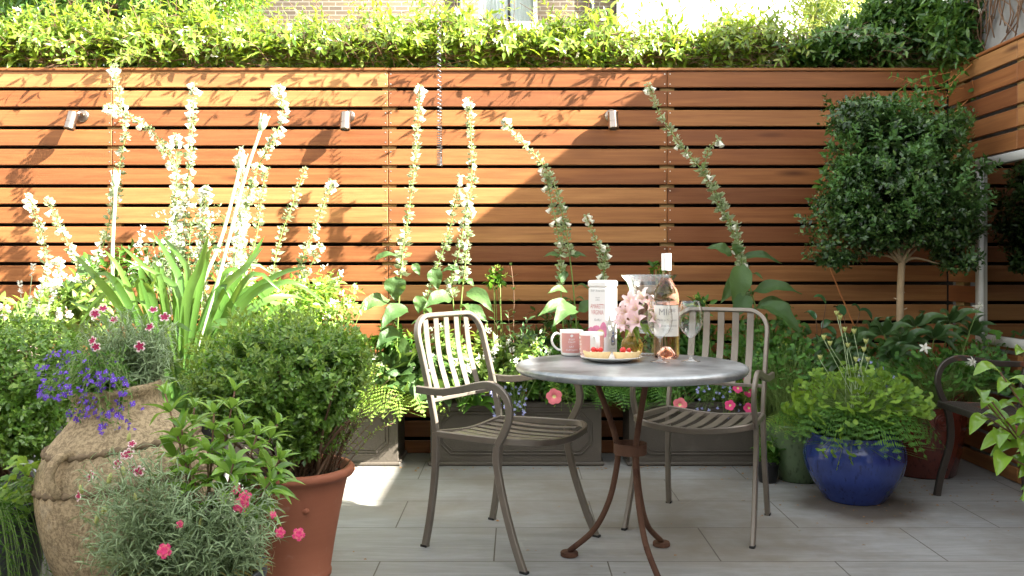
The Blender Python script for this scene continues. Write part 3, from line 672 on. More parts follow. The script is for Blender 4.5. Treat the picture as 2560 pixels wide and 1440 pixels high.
# table
TX,TY,TZ=.40,3.11,.711
tb=thing('bistro_table','round zinc topped bistro table on three rusty iron legs','table',(TX,TY,0))
mb=MB(); lathe(mb,[(0,TZ-.02),(.36,TZ-.028),(.375,TZ-.031),(.389,TZ-.030),(.397,TZ-.024),(.401,TZ-.015),(.399,TZ-.007),(.392,TZ-.0015),(.380,TZ),(.2,TZ),(0,TZ)],(TX,TY,0),96); mb.build('tabletop',M['zinc'],tb)
FX,FYY=.402,3.14
for fx,fy in((.193,3.23),(.545,3.345),(.470,2.905)):
    d=unit(A(fx-FX,fy-FYY,0)); R=math.hypot(fx-FX,fy-FYY); ax=A(FX,FYY,0)
    path=[ax+d*.135+A(0,0,TZ-.028),ax+d*.118+A(0,0,.62),ax+d*.068+A(0,0,.49),ax+d*.047+A(0,0,.41),ax+d*.049+A(0,0,.34),ax+d*.078+A(0,0,.215),ax+d*.135+A(0,0,.105),ax+d*R+A(0,0,.018)]
    mb=MB(); tube(mb,path,.0105,k=12,n=40); leg=mb.build('leg',M['rust'],tb)
    mb=MB(); lathe(mb,[(.030,0.001),(.032,.003),(.032,.014),(.030,.017),(0,.018)],(fx,fy,0),24); mb.build('foot_disc',M['rust'],leg,sharp=40)
mb=MB(); lathe(mb,[(.050,.390),(.058,.390),(.058,.428),(.050,.428),(.050,.390)],(FX,FYY,0),40,caps=False); mb.build('ring',M['rust'],tb,sharp=40)
# bench by the right fence
bn=thing('metal_bench','dark metal slatted bench against the right fence, its curled arm towards the corner','bench',(2.12,3.5,0))
y1,y0=4.10,2.60; zs=.420; x0,x1=1.93,2.30
mb=MB(); sweep(mb,cr([(x1,y1,zs-.02),(x0+.04,y1,zs-.004),(x0,y1-.03,zs),(x0,(y0+y1)/2,zs),(x0,y0+.03,zs),(x0+.04,y0,zs-.004),(x1,y0,zs-.02)],40),rrect(.028,.016,.003),A(0,0,1)); mb.build('seat_frame',M['bench'],bn,sharp=30)
n=42
mb=MB()
for i in range(n):
    y=y1-.03-(y1-y0-.06)*i/(n-1); slat(mb,[(x0+.008,y,zs+.010),(x0+.16,y,zs+.002),(x1,y,zs-.012)],.006,.006,A(0,1,0))
mb.build('seat_wires',M['bench'],bn,sharp=30)
for y in(y1-.02,y0+.02):
    mb=MB(); sweep(mb,cr([(1.925,y,.0),(1.945,y,.10),(1.985,y,.24),(1.985,y,.34),(1.965,y,.42)],18),rrect(.020,.030,.003),A(0,1,0)); mb.build('leg',M['bench'],bn,sharp=30)
    mb=MB(); sweep(mb,cr([(2.335,y,0),(2.32,y,.2),(2.31,y,.42),(2.34,y,.62),(2.375,y,.80)],18),rrect(.020,.030,.003),A(0,1,0)); mb.build('leg',M['bench'],bn,sharp=30)
    mb=MB(); sweep(mb,cr([(1.965,y,.42),(1.94,y,.47),(1.928,y,.53),(1.945,y,.585),(1.99,y,.622),(2.06,y,.628),(2.18,y,.606),(2.34,y,.60)],30),rrect(.020,.026,.003),A(0,1,0)); mb.build('arm',M['bench'],bn,sharp=30)
mb=MB(); sweep(mb,cr([(2.375,y1,.80),(2.38,(y0+y1)/2,.82),(2.375,y0,.80)],20),rrect(.03,.016,.003),A(0,0,1))
for i in range(22):
    y=y1-.05-(y1-y0-.1)*i/21; slat(mb,[(2.312,y,.43),(2.345,y,.62),(2.376,y,.80)],.008,.006,A(0,1,0))
mb.build('backrest',M['bench'],bn,sharp=30)
# mirror on the right fence
mr=thing('mirror','tall mirror in a pale grey frame fixed to the right fence','mirror',(2.40,3.9,.66))
my0,my1,mz0,mz1=2.9,4.635,.655,1.60; fw=.045
mb=MB()
cbox(mb,(2.400,(my0+my1)/2,mz1-fw/2),(.030,my1-my0,fw),.003); cbox(mb,(2.400,(my0+my1)/2,mz0+fw/2),(.030,my1-my0,fw),.003)
for y in(my0+fw/2,my1-fw/2): cbox(mb,(2.400,y,(mz0+mz1)/2),(.030,fw,mz1-mz0-2*fw-.001),.003)
mb.build('mirror_frame',M['alu'],mr)
mb=MB(); cbox(mb,(2.409,(my0+my1)/2,(mz0+mz1)/2),(.006,my1-my0-2*fw,mz1-mz0-2*fw),.001); mb.build('mirror_glass',M['mirror'],mr,smooth=False)

# ------------------------------------------------------------------ table things
def onT(px,py): Y=F*(H-TZ)/(py-CY); return A((px-CX)*Y/F,Y,TZ+.0012)
# wine bottle
c=onT(1667,897); c[1]+=.01; bz=.384
bt=thing('wine_bottle','tall clear bottle of rose wine with white capsule and cream label','bottle',c)
R=.0465
prof=[(0,.002),(.040,.0),(.0455,.006),(R,.015),(R,.215),(.045,.238),(.038,.258),(.026,.277),(.0175,.295),(.0155,.315),(.0155,.372),(0,.372)]
mb=MB(); lathe(mb,[(0,.045),(.012,.042),(.026,.022),(.034,.004),(.040,.001)]+prof[2:9]+[(0,.295)],c,64); mb.build('rose_wine',M['wine'],bt)
mb=MB(); lathe(mb,[(.0172,.2955),(.0158,.312),(.0158,.330)],c,40,caps=False); mb.build('neck',M['glass'],bt)
mb=MB(); lathe(mb,[(.0178,.322),(.0182,.372),(.0178,.381),(.0172,.384),(0,.384)],c,40); mb.build('capsule',M['foil'],bt,sharp=40)
def wrap(mb,V,f,c,r,a0,z,mat=0): # lay flat lettering round a cylinder
    a=a0+V[:,0]/r; mb.add(np.stack([c[0]+r*np.sin(a),c[1]-r*np.cos(a),c[2]+z+V[:,1]],1),f,mat)
mb=MB(); aa=np.linspace(-1.35,1.0,30); V=np.array([(c[0]+(R+.0006)*math.sin(a),c[1]-(R+.0006)*math.cos(a),c[2]+z) for z in(.083,.195) for a in aa]); mb.add(V,[np.array([(i,i+1,31+i,30+i) for i in range(29)])]); lb=mb.build('label',M['paper'],bt)
mb=MB()
for s,size,z in(('MIP*',.034,.160),('Made in Provence',.0105,.139),('COTES DE PROVENCE',.0085,.118),('APPELLATION PROTEGEE',.004,.108),('MIS EN BOUTEILLE',.004,.102)):
    V,f=text_arrays(s,size); wrap(mb,V,f,c,R+.0011,-.10,z)
mb.build('lettering',M['ink_grey'],lb)
# glasses
def glass(c,lab,h=.213):
    t=thing('wine_glass',lab,'wine glass',c,'empty wine glasses on the table')
    mb=MB(); lathe(mb,[(0,.0),(.034,.0),(.0345,.0015),(.02,.004),(.008,.010),(.0042,.022),(.0036,.055),(.0042,.078),(.010,.088)],c,40); mb.build('stem',M['glass'],t)
    mb=MB(); lathe(mb,[(.004,.083),(.016,.090),(.030,.104),(.0405,.125),(.044,.147),(.043,.168),(.038,.195),(.0335,h)],c,48,caps=False); mb.build('bowl',M['glass'],t)
    mb=MB(); a=np.arange(49)*2*PI/48; tube(mb,[(c[0]+.0335*math.cos(x),c[1]+.0335*math.sin(x),c[2]+h) for x in a],.0008,k=6); mb.build('rim',M['glass'],t)
glass(onT(1650,906),'clear wine glass standing in front of the rose bottle')
glass(onT(1727,904),'clear wine glass to the right of the rose bottle, before the shaded chair')
# hurricane vase
c=onT(1622,889); hv=thing('hurricane_vase','tall flared clear glass hurricane vase behind the bottle','vase',c)
mb=MB(); pr=[(0,.002),(.05,.0),(.054,.006)]
for i in range(5): z=.012+i*.013; pr+=[(.056,z),(.0515,z+.0065)]
pr+=[(.056,.080),(.068,.10),(.0715,.13),(.071,.20),(.073,.245),(.084,.275),(.104,.300),(.109,.306),(.104,.3045),(.082,.272),(.070,.245),(.068,.2),(.0685,.13),(.064,.10),(.05,.085),(0,.082)]
lathe(mb,pr,c,64); mb.build('glass_body',M['glass_h'],hv)
# tin
c=onT(1507,885); tn=thing('biscuit_tin','tall square white tin of amaretti with pink lettering','tin',c)
th=math.radians(-34.6); Rz=np.array([[math.cos(th),-math.sin(th),0],[math.sin(th),math.cos(th),0],[0,0,1]]); S=.084; hh=.283
mb=MB(); cbox(mb,c+A(0,0,(hh-.026)/2),(S,S,hh-.026),.006,R=Rz); mb.build('tin_body',M['tin'],tn,sharp=30)
mb=MB(); cbox(mb,c+A(0,0,hh-.0135),(S+.004,S+.004,.026),.006,R=Rz); mb.build('lid',M['tin'],tn,sharp=30)
def onface(mb,V,f,x,z,face,mat=0):
    V=np.asarray(V,float); L=np.stack([V[:,0]+x,np.full(len(V),-S/2-.0006-(V[:,2] if V.shape[1]>2 else 0)),V[:,1]+z],1)
    if face==1: L=np.stack([-L[:,1],L[:,0],L[:,2]],1)
    mb.add(L@Rz.T+c,f,mat)
mb=MB()
for s,size,z,sh in(('Amaretti',.021,.176,0),('Virginia',.021,.153,0)):
    V,f=text_arrays(s.upper(),size*.86); V2,f2=text_arrays(s[0],size*1.35); 
    V[:,0]*=.72; V[:,1]*=1.35; onface(mb,V,f,0.,z,0)
mb.build('lettering',M['ink_red'],tn)
mb=MB()
for s,size,z in(('Soft Amaretti',.011,.240),('buoni',.008,.215),('soffici',.008,.206),('Soffici',.013,.128)):
    V,f=text_arrays(s,size,shear=.35); onface(mb,V,f,0.,z,0)
V,f=text_arrays('AMARETTI VIRGINIA',.005); onface(mb,V,f,0.,.020,1)
mb.build('lettering',M['ink_grey'],tn)
def disc(rx,ry,k=28,jag=0.,r=None):
    a=np.arange(k)*2*PI/k; rr=1+(r.uniform(-jag,jag,k) if r is not None else 0); return np.stack([rx*np.cos(a)*rr,ry*np.sin(a)*rr,np.zeros(k)],1),[list(range(k))]
rr_=rs(5); mb=MB()
for x,z,a,b,m,o in((-.028,.085,.013,.020,0,0),(-.004,.090,.020,.022,0,.0002),(.026,.100,.014,.024,0,.0004),(.030,.08,.010,.014,0,.0003),(.014,.078,.017,.018,1,.0007)):
    V,f=disc(a,b,28,.05,rr_); V[:,2]=o; onface(mb,V,f,x,z,0,m)
mb.build('printed_picture',[M['ink_pink'],M['ink_cream']],tn)
mb=MB()                                           # crest on the side face
for x,z,a,b,m,o in((0,.060,.010,.015,1,0),(0,.060,.006,.009,0,.0003),(0,.081,.007,.004,1,0),(0,.088,.0025,.004,1,.0003),(-.013,.052,.005,.017,2,0),(.013,.052,.005,.017,2,0),(0,.038,.013,.005,2,.0002),(0,.060,.003,.005,3,.0006)):
    V,f=disc(a,b,14,.12,rr_); V[:,2]=o; onface(mb,V,f,x+.004,z,1,m)
mb.build('crest',[M['tin'],M['ink_blue'],M['ink_grey'],M['ink_red']],tn)
# mugs
def mug(c,lab,han,txt):
    t=thing('mug',lab,'mug',c,'pink and white mugs on the table')
    r0=.044
    mb=MB(); lathe(mb,[(0,.002),(.030,.002),(.032,0),(.036,.001),(.0395,.006),(.042,.018),(r0,.035),(r0+.0008,.094),(r0-.0005,.0965),(r0-.0025,.095),(r0-.003,.03),(.036,.010),(0,.009)],c,56); mb.build('cup',M['ceramic'],t)
    h=A(math.sin(han),-math.cos(han),0); p=[c+h*(r0-.002)+A(0,0,.081),c+h*(r0+.018)+A(0,0,.083),c+h*(r0+.031)+A(0,0,.066),c+h*(r0+.027)+A(0,0,.042),c+h*(r0+.010)+A(0,0,.024),c+h*(r0-.003)+A(0,0,.021)]
    mb=MB(); sweep(mb,cr(p,28),np.stack([.0085*np.cos(np.arange(10)*PI/5),.0045*np.sin(np.arange(10)*PI/5)],1),np.cross(h,A(0,0,1))); mb.build('handle',M['ceramic'],t)
    mb=MB(); a=np.linspace(han+.42,han+2*PI-.42,60); zs=[(.0125,.0408),(.02,.0424),(.035,r0),(.086,r0+.0007)]
    V=np.array([(c[0]+(q+.0005)*math.sin(x),c[1]-(q+.0005)*math.cos(x),c[2]+z) for z,q in zs for x in a]); n=60
    mb.add(V,[np.array([(k*n+i,k*n+i+1,(k+1)*n+i+1,(k+1)*n+i) for k in range(3) for i in range(n-1)])]); bd=mb.build('pink_band',M['pink_glaze'],t)
    mb=MB()
    for s,size,z in(('KEEP',.0095,.060),('CALM',.0095,.0505),('-',.009,.043),('EAT',.0095,.033),('CUPCAKES',.0085,.021)):
        V,f=text_arrays(s,size,1.1); wrap(mb,V,f,c,r0+.0016,txt,z)
    V,f=disc(.0055,.005,16,.15,rr_); wrap(mb,V,f,c,r0+.0016,txt,.077)
    mb.build('lettering',M['ceramic'],bd)
mug(onT(1429,889),'pink mug with its white handle to the left, lettering facing the camera',-PI/2+.1,-.05)
mug(onT(1479,897),'pink mug with its white handle turned to the camera, beside the tarts',.22,-1.3)
# vase with flowers
c=onT(1580,893); vs=thing('flower_vase','small round amber glass vase with a gilt neck, holding the bouquet','vase',c)
mb=MB(); lathe(mb,[(0,.0),(.022,.0),(.026,.004),(.036,.018),(.0415,.036),(.0405,.052),(.033,.066),(.022,.075),(.0195,.079)],c,48); mb.build('bowl',M['amber'],vs)
mb=MB(); lathe(mb,[(.0198,.0785),(.0200,.100),(.0192,.101)],c,40,caps=False); mb.build('gilt_neck',M['gold'],vs)
mb=MB(); lathe(mb,[(.0194,.1005),(.022,.108),(.030,.113),(.0295,.115),(.020,.110)],c,40,caps=False); mb.build('lip',M['amber'],vs)
bq=thing('bouquet','loose bunch of pale pink lilies with leaves in the amber vase','flowers',c+A(0,0,.10))
r=rs(11); ml=MB(); ms=MB(); heads=[]
top=c+A(0,0,.112)
for (px,py,dy) in((1570,775,-.02),(1596,768,-.03),(1622,762,.0),(1645,778,.03),(1566,800,-.05),(1600,797,-.06),(1632,796,-.05),(1583,750,.03),(1612,742,.04),(1640,755,.05),(1545,812,-.02),(1655,800,.02)):
    q=P(px,py,c[1]+dy); heads.append(q); tube(ms,[c+A(0,0,.05),top+A(*(r.uniform(-.008,.008,2)),0),q-A(0,0,.02)],.0016,k=5,n=8)
for (px,py,dy) in((1548,838,-.03),(1562,850,-.05),(1600,850,-.06),(1622,842,-.05),(1640,850,-.03),(1652,842,0),(1585,825,-.05),(1610,820,-.055),(1596,880-18,-.055)):
    q=P(px,py,c[1]+dy); strip(ml,[top,(top+q)/2+A(0,0,.02),q],.015,A(0,-1,.6),8,'lan',.1)
ms.build('stems',M['stem'],bq); ml.build('leaves',M['cam'],bq)
def lily(name):
    mb=MB()
    for k in range(6):
        a=k*PI/3+.2; d=A(math.cos(a),math.sin(a),0); L=.036 if k%2 else .032
        strip(mb,[A(0,0,0),d*.010+A(0,0,.016),d*.024+A(0,0,.026),d*L+A(0,0,.021)],.021 if k%2 else .015,A(-d[0],-d[1],.6),6,'ov',.15)
    for k in range(5):
        a=k*1.25; d=A(math.cos(a),math.sin(a),0); tube(mb,[A(0,0,0),d*.007+A(0,0,.022),d*.010+A(0,0,.03)],.0007,k=4,n=4,mat=1)
    return mb.mesh(name,[M['pale_pink'],M['yellowc']])
lm=lily('lily petals')
for q in heads: inst('blossom',lm,bq,q-A(0,0,.015),unit(A(r.uniform(-.8,.8),-.7,r.uniform(.1,.9))),1.28+r.uniform(-.1,.15),r.uniform(0,6))
# plate and tarts
c=onT(1528,903); pl=thing('plate','white plate holding two strawberry tarts','plate',c)
mb=MB(); lathe(mb,[(0,.002),(.062,.002),(.064,0),(.068,.001),(.085,.008),(.109,.016),(.111,.0175),(.109,.0185),(.085,.0115),(.066,.006),(0,.0055)],c,64); mb.build('dish',M['ceramic'],pl)
def tart(c,rot,lab,berries,rad=.047):
    t=thing('tart',lab,'tart',c,'half strawberry tarts on the plate'); r=rs(int(abs(rot)*100)+3)
    Rm=np.array([[math.cos(rot),-math.sin(rot),0],[math.sin(rot),math.cos(rot),0],[0,0,1]])
    n=26; a=np.linspace(0,PI,n); mb=MB()
    def ringp(rb,z,flut=0.): return np.stack([rb*(1+flut*np.cos(a*18))*np.cos(a)*1.12,rb*(1+flut*np.cos(a*18))*np.sin(a),np.full(n,z)],1)
    rings=[ringp(rad*.78,0),ringp(rad*.90,.012,.010),ringp(rad,.027,.014),ringp(rad*.97,.0285,.01),ringp(rad*.90,.027),ringp(rad*.84,.016),ringp(.0001,.015)]
    V=np.concatenate(rings); q=np.array([(k*n+i,k*n+i+1,(k+1)*n+i+1,(k+1)*n+i) for k in range(len(rings)-1) for i in range(n-1)])
    ends=[[k*n for k in range(len(rings))]+[], [k*n+n-1 for k in range(len(rings))][::-1]]
    b=[list(range(n))]
    mb.add(V@Rm.T+c,[q]+[np.array([e]) for e in ends]+[np.array([b[0][::-1]])]); mb.build('pastry_shell',M['crust'],t)
    mb=MB(); m=9; aa=np.linspace(0,PI,n); L=[]
    for k in range(m):
        f=1-k/(m-1); rr=rad*.85*f; L.append(np.stack([rr*np.cos(aa)*1.12,rr*np.sin(aa)+.001,.0165+.013*(1-f*f)+.0015*np.sin(aa*7+k)*f],1))
    V=np.concatenate(L); q=np.array([(k*n+i,k*n+i+1,(k+1)*n+i+1,(k+1)*n+i) for k in range(m-1) for i in range(n-1)]); edge=[k*n for k in range(m)]+[k*n+n-1 for k in range(m-1)][::-1]
    mb.add(V@Rm.T+c,[q,np.array([edge])]); mb.build('cream',M['cream'],t)
    for (x,y,z,s) in berries:
        mb=MB(); d=unit(r.normal(size=3)*A(1,1,.5)); p=A(x,y,0)@Rm.T+c+A(0,0,z)
        lathe(mb,[(0,-.9*s),(.45*s,-.75*s),(.85*s,-.2*s),(.95*s,.25*s),(.7*s,.65*s),(.3*s,.8*s),(0,.78*s)],p,16,axis=d,mod=lambda a,z:1+.05*np.cos(a*5)); mb.build('strawberry',M['berry'],t)
tart(c+A(-.048,.012,.0062),PI-.52,'half strawberry tart at the left side of the plate by the mug',((-.020,.018,.034,.0105),(.004,.026,.035,.011),(-.004,.012,.031,.0095)))
tart(c+A(.052,.000,.0062),PI+.41,'half strawberry tart at the right side of the plate by the vase',((-.004,.014,.032,.010),(.022,.018,.034,.0125)))
# ------------------------------------------------------------------ pots and planters
def pot(name,label,c,prof,mat,soil=None,group=None,k=64,sharp=None,cat='pot'):
    t=thing(name,label,cat,c,group); mb=MB(); lathe(mb,prof,c,k); mb.build('pot_body',mat,t,sharp=sharp)
    if soil:
        mb=MB(); r=rs(7); a=np.arange(32)*2*PI/32; V=[(0,0,soil[1]+.012)]
        for q in(.35,.7,1.): V+=[(soil[0]*q*math.cos(x),soil[0]*q*math.sin(x),soil[1]+.012*(1-q)+(r.uniform(-.004,.004) if q<1 else 0)) for x in a]
        fs=[[0,1+i,1+(i+1)%32] for i in range(32)]+[[1+k_*32+i,1+k_*32+32+i,1+k_*32+32+(i+1)%32,1+k_*32+(i+1)%32] for k_ in(0,1) for i in range(32)]
        mb.add(np.array(V)+A(*c),fs); mb.build('soil',M['soil'],t)
    return t
def wallprof(outer,th=.012,depth=.08,lip=True):
    o=list(outer); r,z=o[-1]; ro=[(r-th*.3,z+.002),(r-th,z),(r-th-.002,z-depth)]
    return [(0,.001)]+o+ro+[(0,z-depth)]
# trough planters along the fence
def planter(x0,label):
    t=thing('trough_planter',label,'planter',(x0,4.83,0),'lead look trough planters along the fence')
    W,D,HH=.905,.294,.335; c=A(x0,4.832,0); mb=MB()
    prism(mb,[(-D/2+.002,.02),(D/2-.002,.02),(D/2,HH-.03),(D/2-.02,HH-.03),(D/2-.022,HH-.06),(-D/2+.022,HH-.06),(-D/2+.02,HH-.03),(-D/2,HH-.03)],0,-W/2+.004,W/2-.004)
    mb.v=[v+c for v in mb.v]
    cbox(mb,c+A(0,0,.011),(W+.022,D+.022,.020),.006); 
    for sx in(-1,1): cbox(mb,c+A(sx*(W/2-.010),0,HH-.015),(.030,D+.012,.030),.006)
    for sy in(-1,1): cbox(mb,c+A(0,sy*(D/2-.009),HH-.015),(W-.032,.030,.0302),.006)
    mb.build('trough',M['planter'],t,smooth=False)
    mb=MB(); w,z0,z1,q=W/2-.055,.062,HH-.052,.055; y=c[1]-D/2-.0005
    for g,rr in((0,.0045),(.016,.003)):
        w_,a0,a1,q_=w-g,z0+g,z1-g,q-g*.4
        pts=[(-w_+q_,a0),(w_-q_,a0),(w_,a0+q_),(w_,a1-q_),(w_-q_,a1),(-w_+q_,a1),(-w_,a1-q_),(-w_,a0+q_)]
        P3=np.array([(c[0]+a,y,b) for a,b in pts]); full=[]
        for i in range(8): full+=[P3[i]*(1-s)+P3[(i+1)%8]*s for s in np.linspace(0,1,6)[:-1]]
        sweep(mb,np.array(full),circ(rr,6),A(0,1,0),closed=True)
    mb.build('panel_moulding',M['planter'],t)
    mb=MB(); cbox(mb,c+A(0,0,HH-.05),(W-.05,D-.05,.02),.004); mb.build('soil',M['soil'],t)
    return t
SOIL=.30
for x,l in((-2.18,'trough planter furthest left along the fence, hidden behind the box bush'),(-1.070,'sunlit trough planter behind the terracotta pot, dappled with leaf shade'),(0.,'trough planter directly behind the sunlit chair, petunia hanging over its front'),(1.045,'trough planter behind the table legs and the shaded chair')): planter(x,l)
# urn
UC=A(-1.085,2.62,0); UAX=unit(A(-.115,-.02,1))
ur=thing('clay_urn','big weathered clay urn with rope bands, filled with purple lobelia','urn',UC)
mb=MB(); rr=rs(2)
up=[(0,.002),(.125,.0),(.139,.01),(.182,.10),(.216,.19),(.238,.27),(.248,.35),(.246,.43),(.230,.50),(.196,.56),(.157,.60),(.128,.630),(.117,.652),(.119,.674),(.130,.690),(.132,.700),(.124,.707),(.109,.704),(.101,.685),(.097,.63),(0,.625)]
pu=cr([(a,b,0) for a,b in up[:14]],60)[:,:2].tolist()+up[14:]
lathe(mb,pu,UC,96,axis=UAX,mod=lambda a,z:1+.008*np.sin(3*a+z*9)+.005*np.sin(7*a-z*20)); body=mb.build('urn_body',M['urn'],ur)
R=frame_mat(UAX)
for z,rad in((.545,.206),(.452,.242)):
    a=np.linspace(0,2*PI,281)[:-1]; pth=(np.stack([rad*np.cos(a),rad*np.sin(a),z+.004*np.sin(3*a)],1))@R.T+UC
    mb=MB(); sweep(mb,pth,circ(1,7),UAX,scale=.0085+.0035*np.sin(np.arange(280)*2*PI/7),closed=True); mb.build('rope_band',M['rope'],ur)
h=unit(A(-.35,-1,0)); b=UC+A(-.05,0,0)
mb=MB(); tube(mb,[b+h*.205+A(0,0,.535),b+h*.235+A(-.005,0,.54),b+h*.262+A(-.012,0,.515),b+h*.272+A(-.010,0,.475),b+h*.258+A(0,0,.440),b+h*.235+A(0.,0,.43)],.014,.012,10,24); mb.build('handle',M['urn'],ur)
mb=MB(); lathe(mb,[(0,.012),(.06,.006),(.103,0)],UC+UAX*.672,24,axis=UAX,caps=False); mb.build('soil',M['soil'],ur)
# terracotta pot
TC=A(-.745,3.03,0)
tp=pot('terracotta_pot','tall terracotta pot with a rolled rim, holding the clipped box ball',TC,wallprof([(.110,.0),(.116,.004),(.117,.018),(.113,.024),(.128,.12),(.146,.22),(.163,.30),(.170,.330),(.176,.338),(.188,.343),(.194,.352),(.194,.364),(.188,.372)],.018,.035),M['terracotta'],(.168,.338))
mb=MB(); dz=.255; dr=.1535; d=unit(A(.42,-.9,0)); lathe(mb,[(.011,0),(.0095,.005),(.005,.008),(0,.009)],TC+d*(dr-.002)+A(0,0,dz),16,axis=d,caps=False); mb.build('boss',M['terracotta'],tp)
FP=A(-.80,2.20,0)
pot('round_planter','charcoal round planter in front, overflowing with silvery pinks',FP,wallprof([(.125,0),(.14,.01),(.165,.12),(.172,.25),(.180,.285),(.180,.305)],.014,.03),M['dark_pot'],(.165,.278))
pot('ribbed_pot','dark charcoal pot at the bottom left corner with feathery trailing leaves',A(-1.585,2.62,0),wallprof([(.13,0),(.14,.01),(.17,.14),(.185,.27),(.196,.335),(.20,.365)],.016,.04),M['dark_pot'],(.18,.33))
pot('glazed_pot','slate grey pot behind the clay urn, holding the strap leaved agapanthus',A(-1.27,3.36,0),wallprof([(.13,0),(.14,.01),(.165,.2),(.18,.44),(.19,.49),(.19,.51)],.016,.03),M['dark_pot'],(.17,.485))
pot('shrub_pot','slate pot under the box bush by the left edge',A(-1.83,3.12,0),wallprof([(.13,0),(.14,.01),(.16,.15),(.175,.27),(.18,.29)],.016,.03),M['dark_pot'],(.16,.265))
# right side pots
BC=A(1.525,4.02,0)
bp=[(.118,0),(.128,.004),(.160,.05),(.195,.105),(.214,.16),(.220,.20),(.214,.24),(.200,.268),(.188,.282),(.186,.290),(.192,.298)]
pot('glazed_pot','round cobalt blue glazed pot filled with columbine and fern',BC,wallprof(cr([(a,b,0) for a,b in bp],40)[:,:2].tolist(),.014,.03),M['blue'],(.18,.268),k=80)
pot('glazed_pot','sage green glazed pot half hidden behind the blue pot',A(1.40,4.40,0),wallprof([(.105,0),(.112,.006),(.135,.08),(.158,.18),(.170,.26),(.176,.285)],.014,.03),M['green_glaze'],(.16,.258))
pot('nursery_pot','small black plastic nursery pot standing by the chair leg',A(1.225,4.34,0),wallprof([(.040,0),(.041,.002),(.052,.088),(.056,.09),(.0565,.103)],.003,.012),M['black_plastic'],(.052,.09),sharp=40,k=40)
rp=pot('glazed_pot','large oxblood red glazed pot in the shade beneath the clipped tree',A(2.06,4.53,0),wallprof([(.15,0),(.16,.01),(.185,.12),(.205,.25),(.208,.33),(.200,.37),(.21,.385)],.018,.03),M['red_glaze'],(.19,.355))
mb=MB(); d=unit(A(.05,-1,0))
for q in(.038,.026,.012): 
    a=np.linspace(0,2*PI,33)[:-1]; cc=A(2.06,4.53,.29)+d*.2065; e1=A(1,.05,0); sweep(mb,np.array([cc+e1*q*math.cos(x)+A(0,0,q*math.sin(x)) for x in a]),circ(.004,6),d,closed=True)
mb.build('rosette',M['red_glaze'],rp)
pot('camellia_pot','dark pot beside the bench end, holding the glossy camellia',A(1.53,2.40,0),wallprof([(.10,0),(.11,.01),(.125,.2),(.135,.27)],.012,.03),M['dark_pot'],(.12,.245))

# dry leaf crumbs gathered along the planters and under the bench
r=rs(17); mb=MB(); k=420
xy=np.concatenate([np.stack([r.uniform(-1.0,1.5,150),4.66-abs(r.normal(0,.05,150))],1),np.stack([r.normal(1.75,.28,150),r.normal(4.25,.22,150)],1),np.stack([r.uniform(1.0,2.35,90),r.uniform(3.4,4.4,90)],1),np.stack([r.uniform(-.6,1.4,30),r.uniform(2.9,4.5,30)],1)])
pos=np.column_stack([xy,np.full(len(xy),.003)]); d=np.column_stack([r.normal(size=(len(xy),2)),np.zeros(len(xy))])
scatter(mb,TINY,pos,d,A(0,0,1)+r.normal(0,.25,(len(xy),3)),r.uniform(.006,.020,len(xy)))
tag(mb.build('leaf_litter',M['dry']),kind='stuff')
# ------------------------------------------------------------------ plants: left group
def plant(name,label,cat,c,group=None): return thing(name,label,cat,c,group)
def stems(mb,c,tips,rad,r,mat=0,k=5,bow=.3,spread=.05,n=8):
    for p in tips:
        b=c+A(*(r.normal(0,spread,2)),0); m=(b+p)/2+A(*(r.normal(0,.02,2)),0)+A(0,0,bow*.1)*np.linalg.norm(p-b); tube(mb,[b,m,p],rad,rad*.5,k,n,mat)
# clipped box ball
r=rs(21); c=TC+A(0,0,.34); pb=plant('box_ball','clipped light green box ball growing in the terracotta pot','shrub',c)
mb=MB(); cc=A(-.80,3.02,.672)
blob(mb,cc,(.295,.27,.20),1800,TINY,.0235,r,9,.055,.55,.5,a=.22)
blob(mb,cc+A(.17,.02,.05),(.13,.15,.13),420,TINY,.0225,r,9,.05,.5,.4,a=.35)
blob(mb,cc+A(.10,-.05,-.17),(.13,.13,.12),300,TINY,.021,r,9,.05,.4,.3,a=.4)
mb.build('foliage',M['box'],pb)
mb=MB(); u=sphere_dirs(330,r,-.1); twigs(mb,cc+u*A(.315,.295,.24)*r.uniform(.9,1.08,(len(u),1)),unit(u+A(0,0,.7)+r.normal(0,.3,u.shape)),TINYN,.027,7,.05,r,fwd=.9); mb.build('new_growth',M['varieg'],pb)
ml=MB(); ms=MB()
for _ in range(16):
    b=c+A(r.uniform(.06,.14),r.uniform(-.05,.06),.0); p=P(r.uniform(905,1000),r.uniform(930,1085),3.05+r.uniform(-.1,.12)); shoot(ml,ms,[b,(b+p)/2+A(r.normal(0,.02),0,.04),p],9,.020,TINY,r,.0018,.3,1.,.5,.8)
ml.build('side_foliage',M['varieg'],pb); ms.build('side_stems',M['twig'],pb)
mb=MB(); tips=[cc+A(*(r.uniform(-1,1,3)*A(.24,.2,.12)))+A(.02,0,-.03) for _ in range(34)]; stems(mb,c,tips,.006,r,spread=.045); 
for _ in range(30): b=c+A(r.uniform(.02,.12),r.uniform(-.08,.06),0); tube(mb,[b,b+A(r.uniform(0,.06),r.uniform(-.03,.03),.09),b+A(r.uniform(.0,.10),r.uniform(-.05,.05),.22)],.003,.001,5,6)
mb.build('branches',M['twig'],pb)
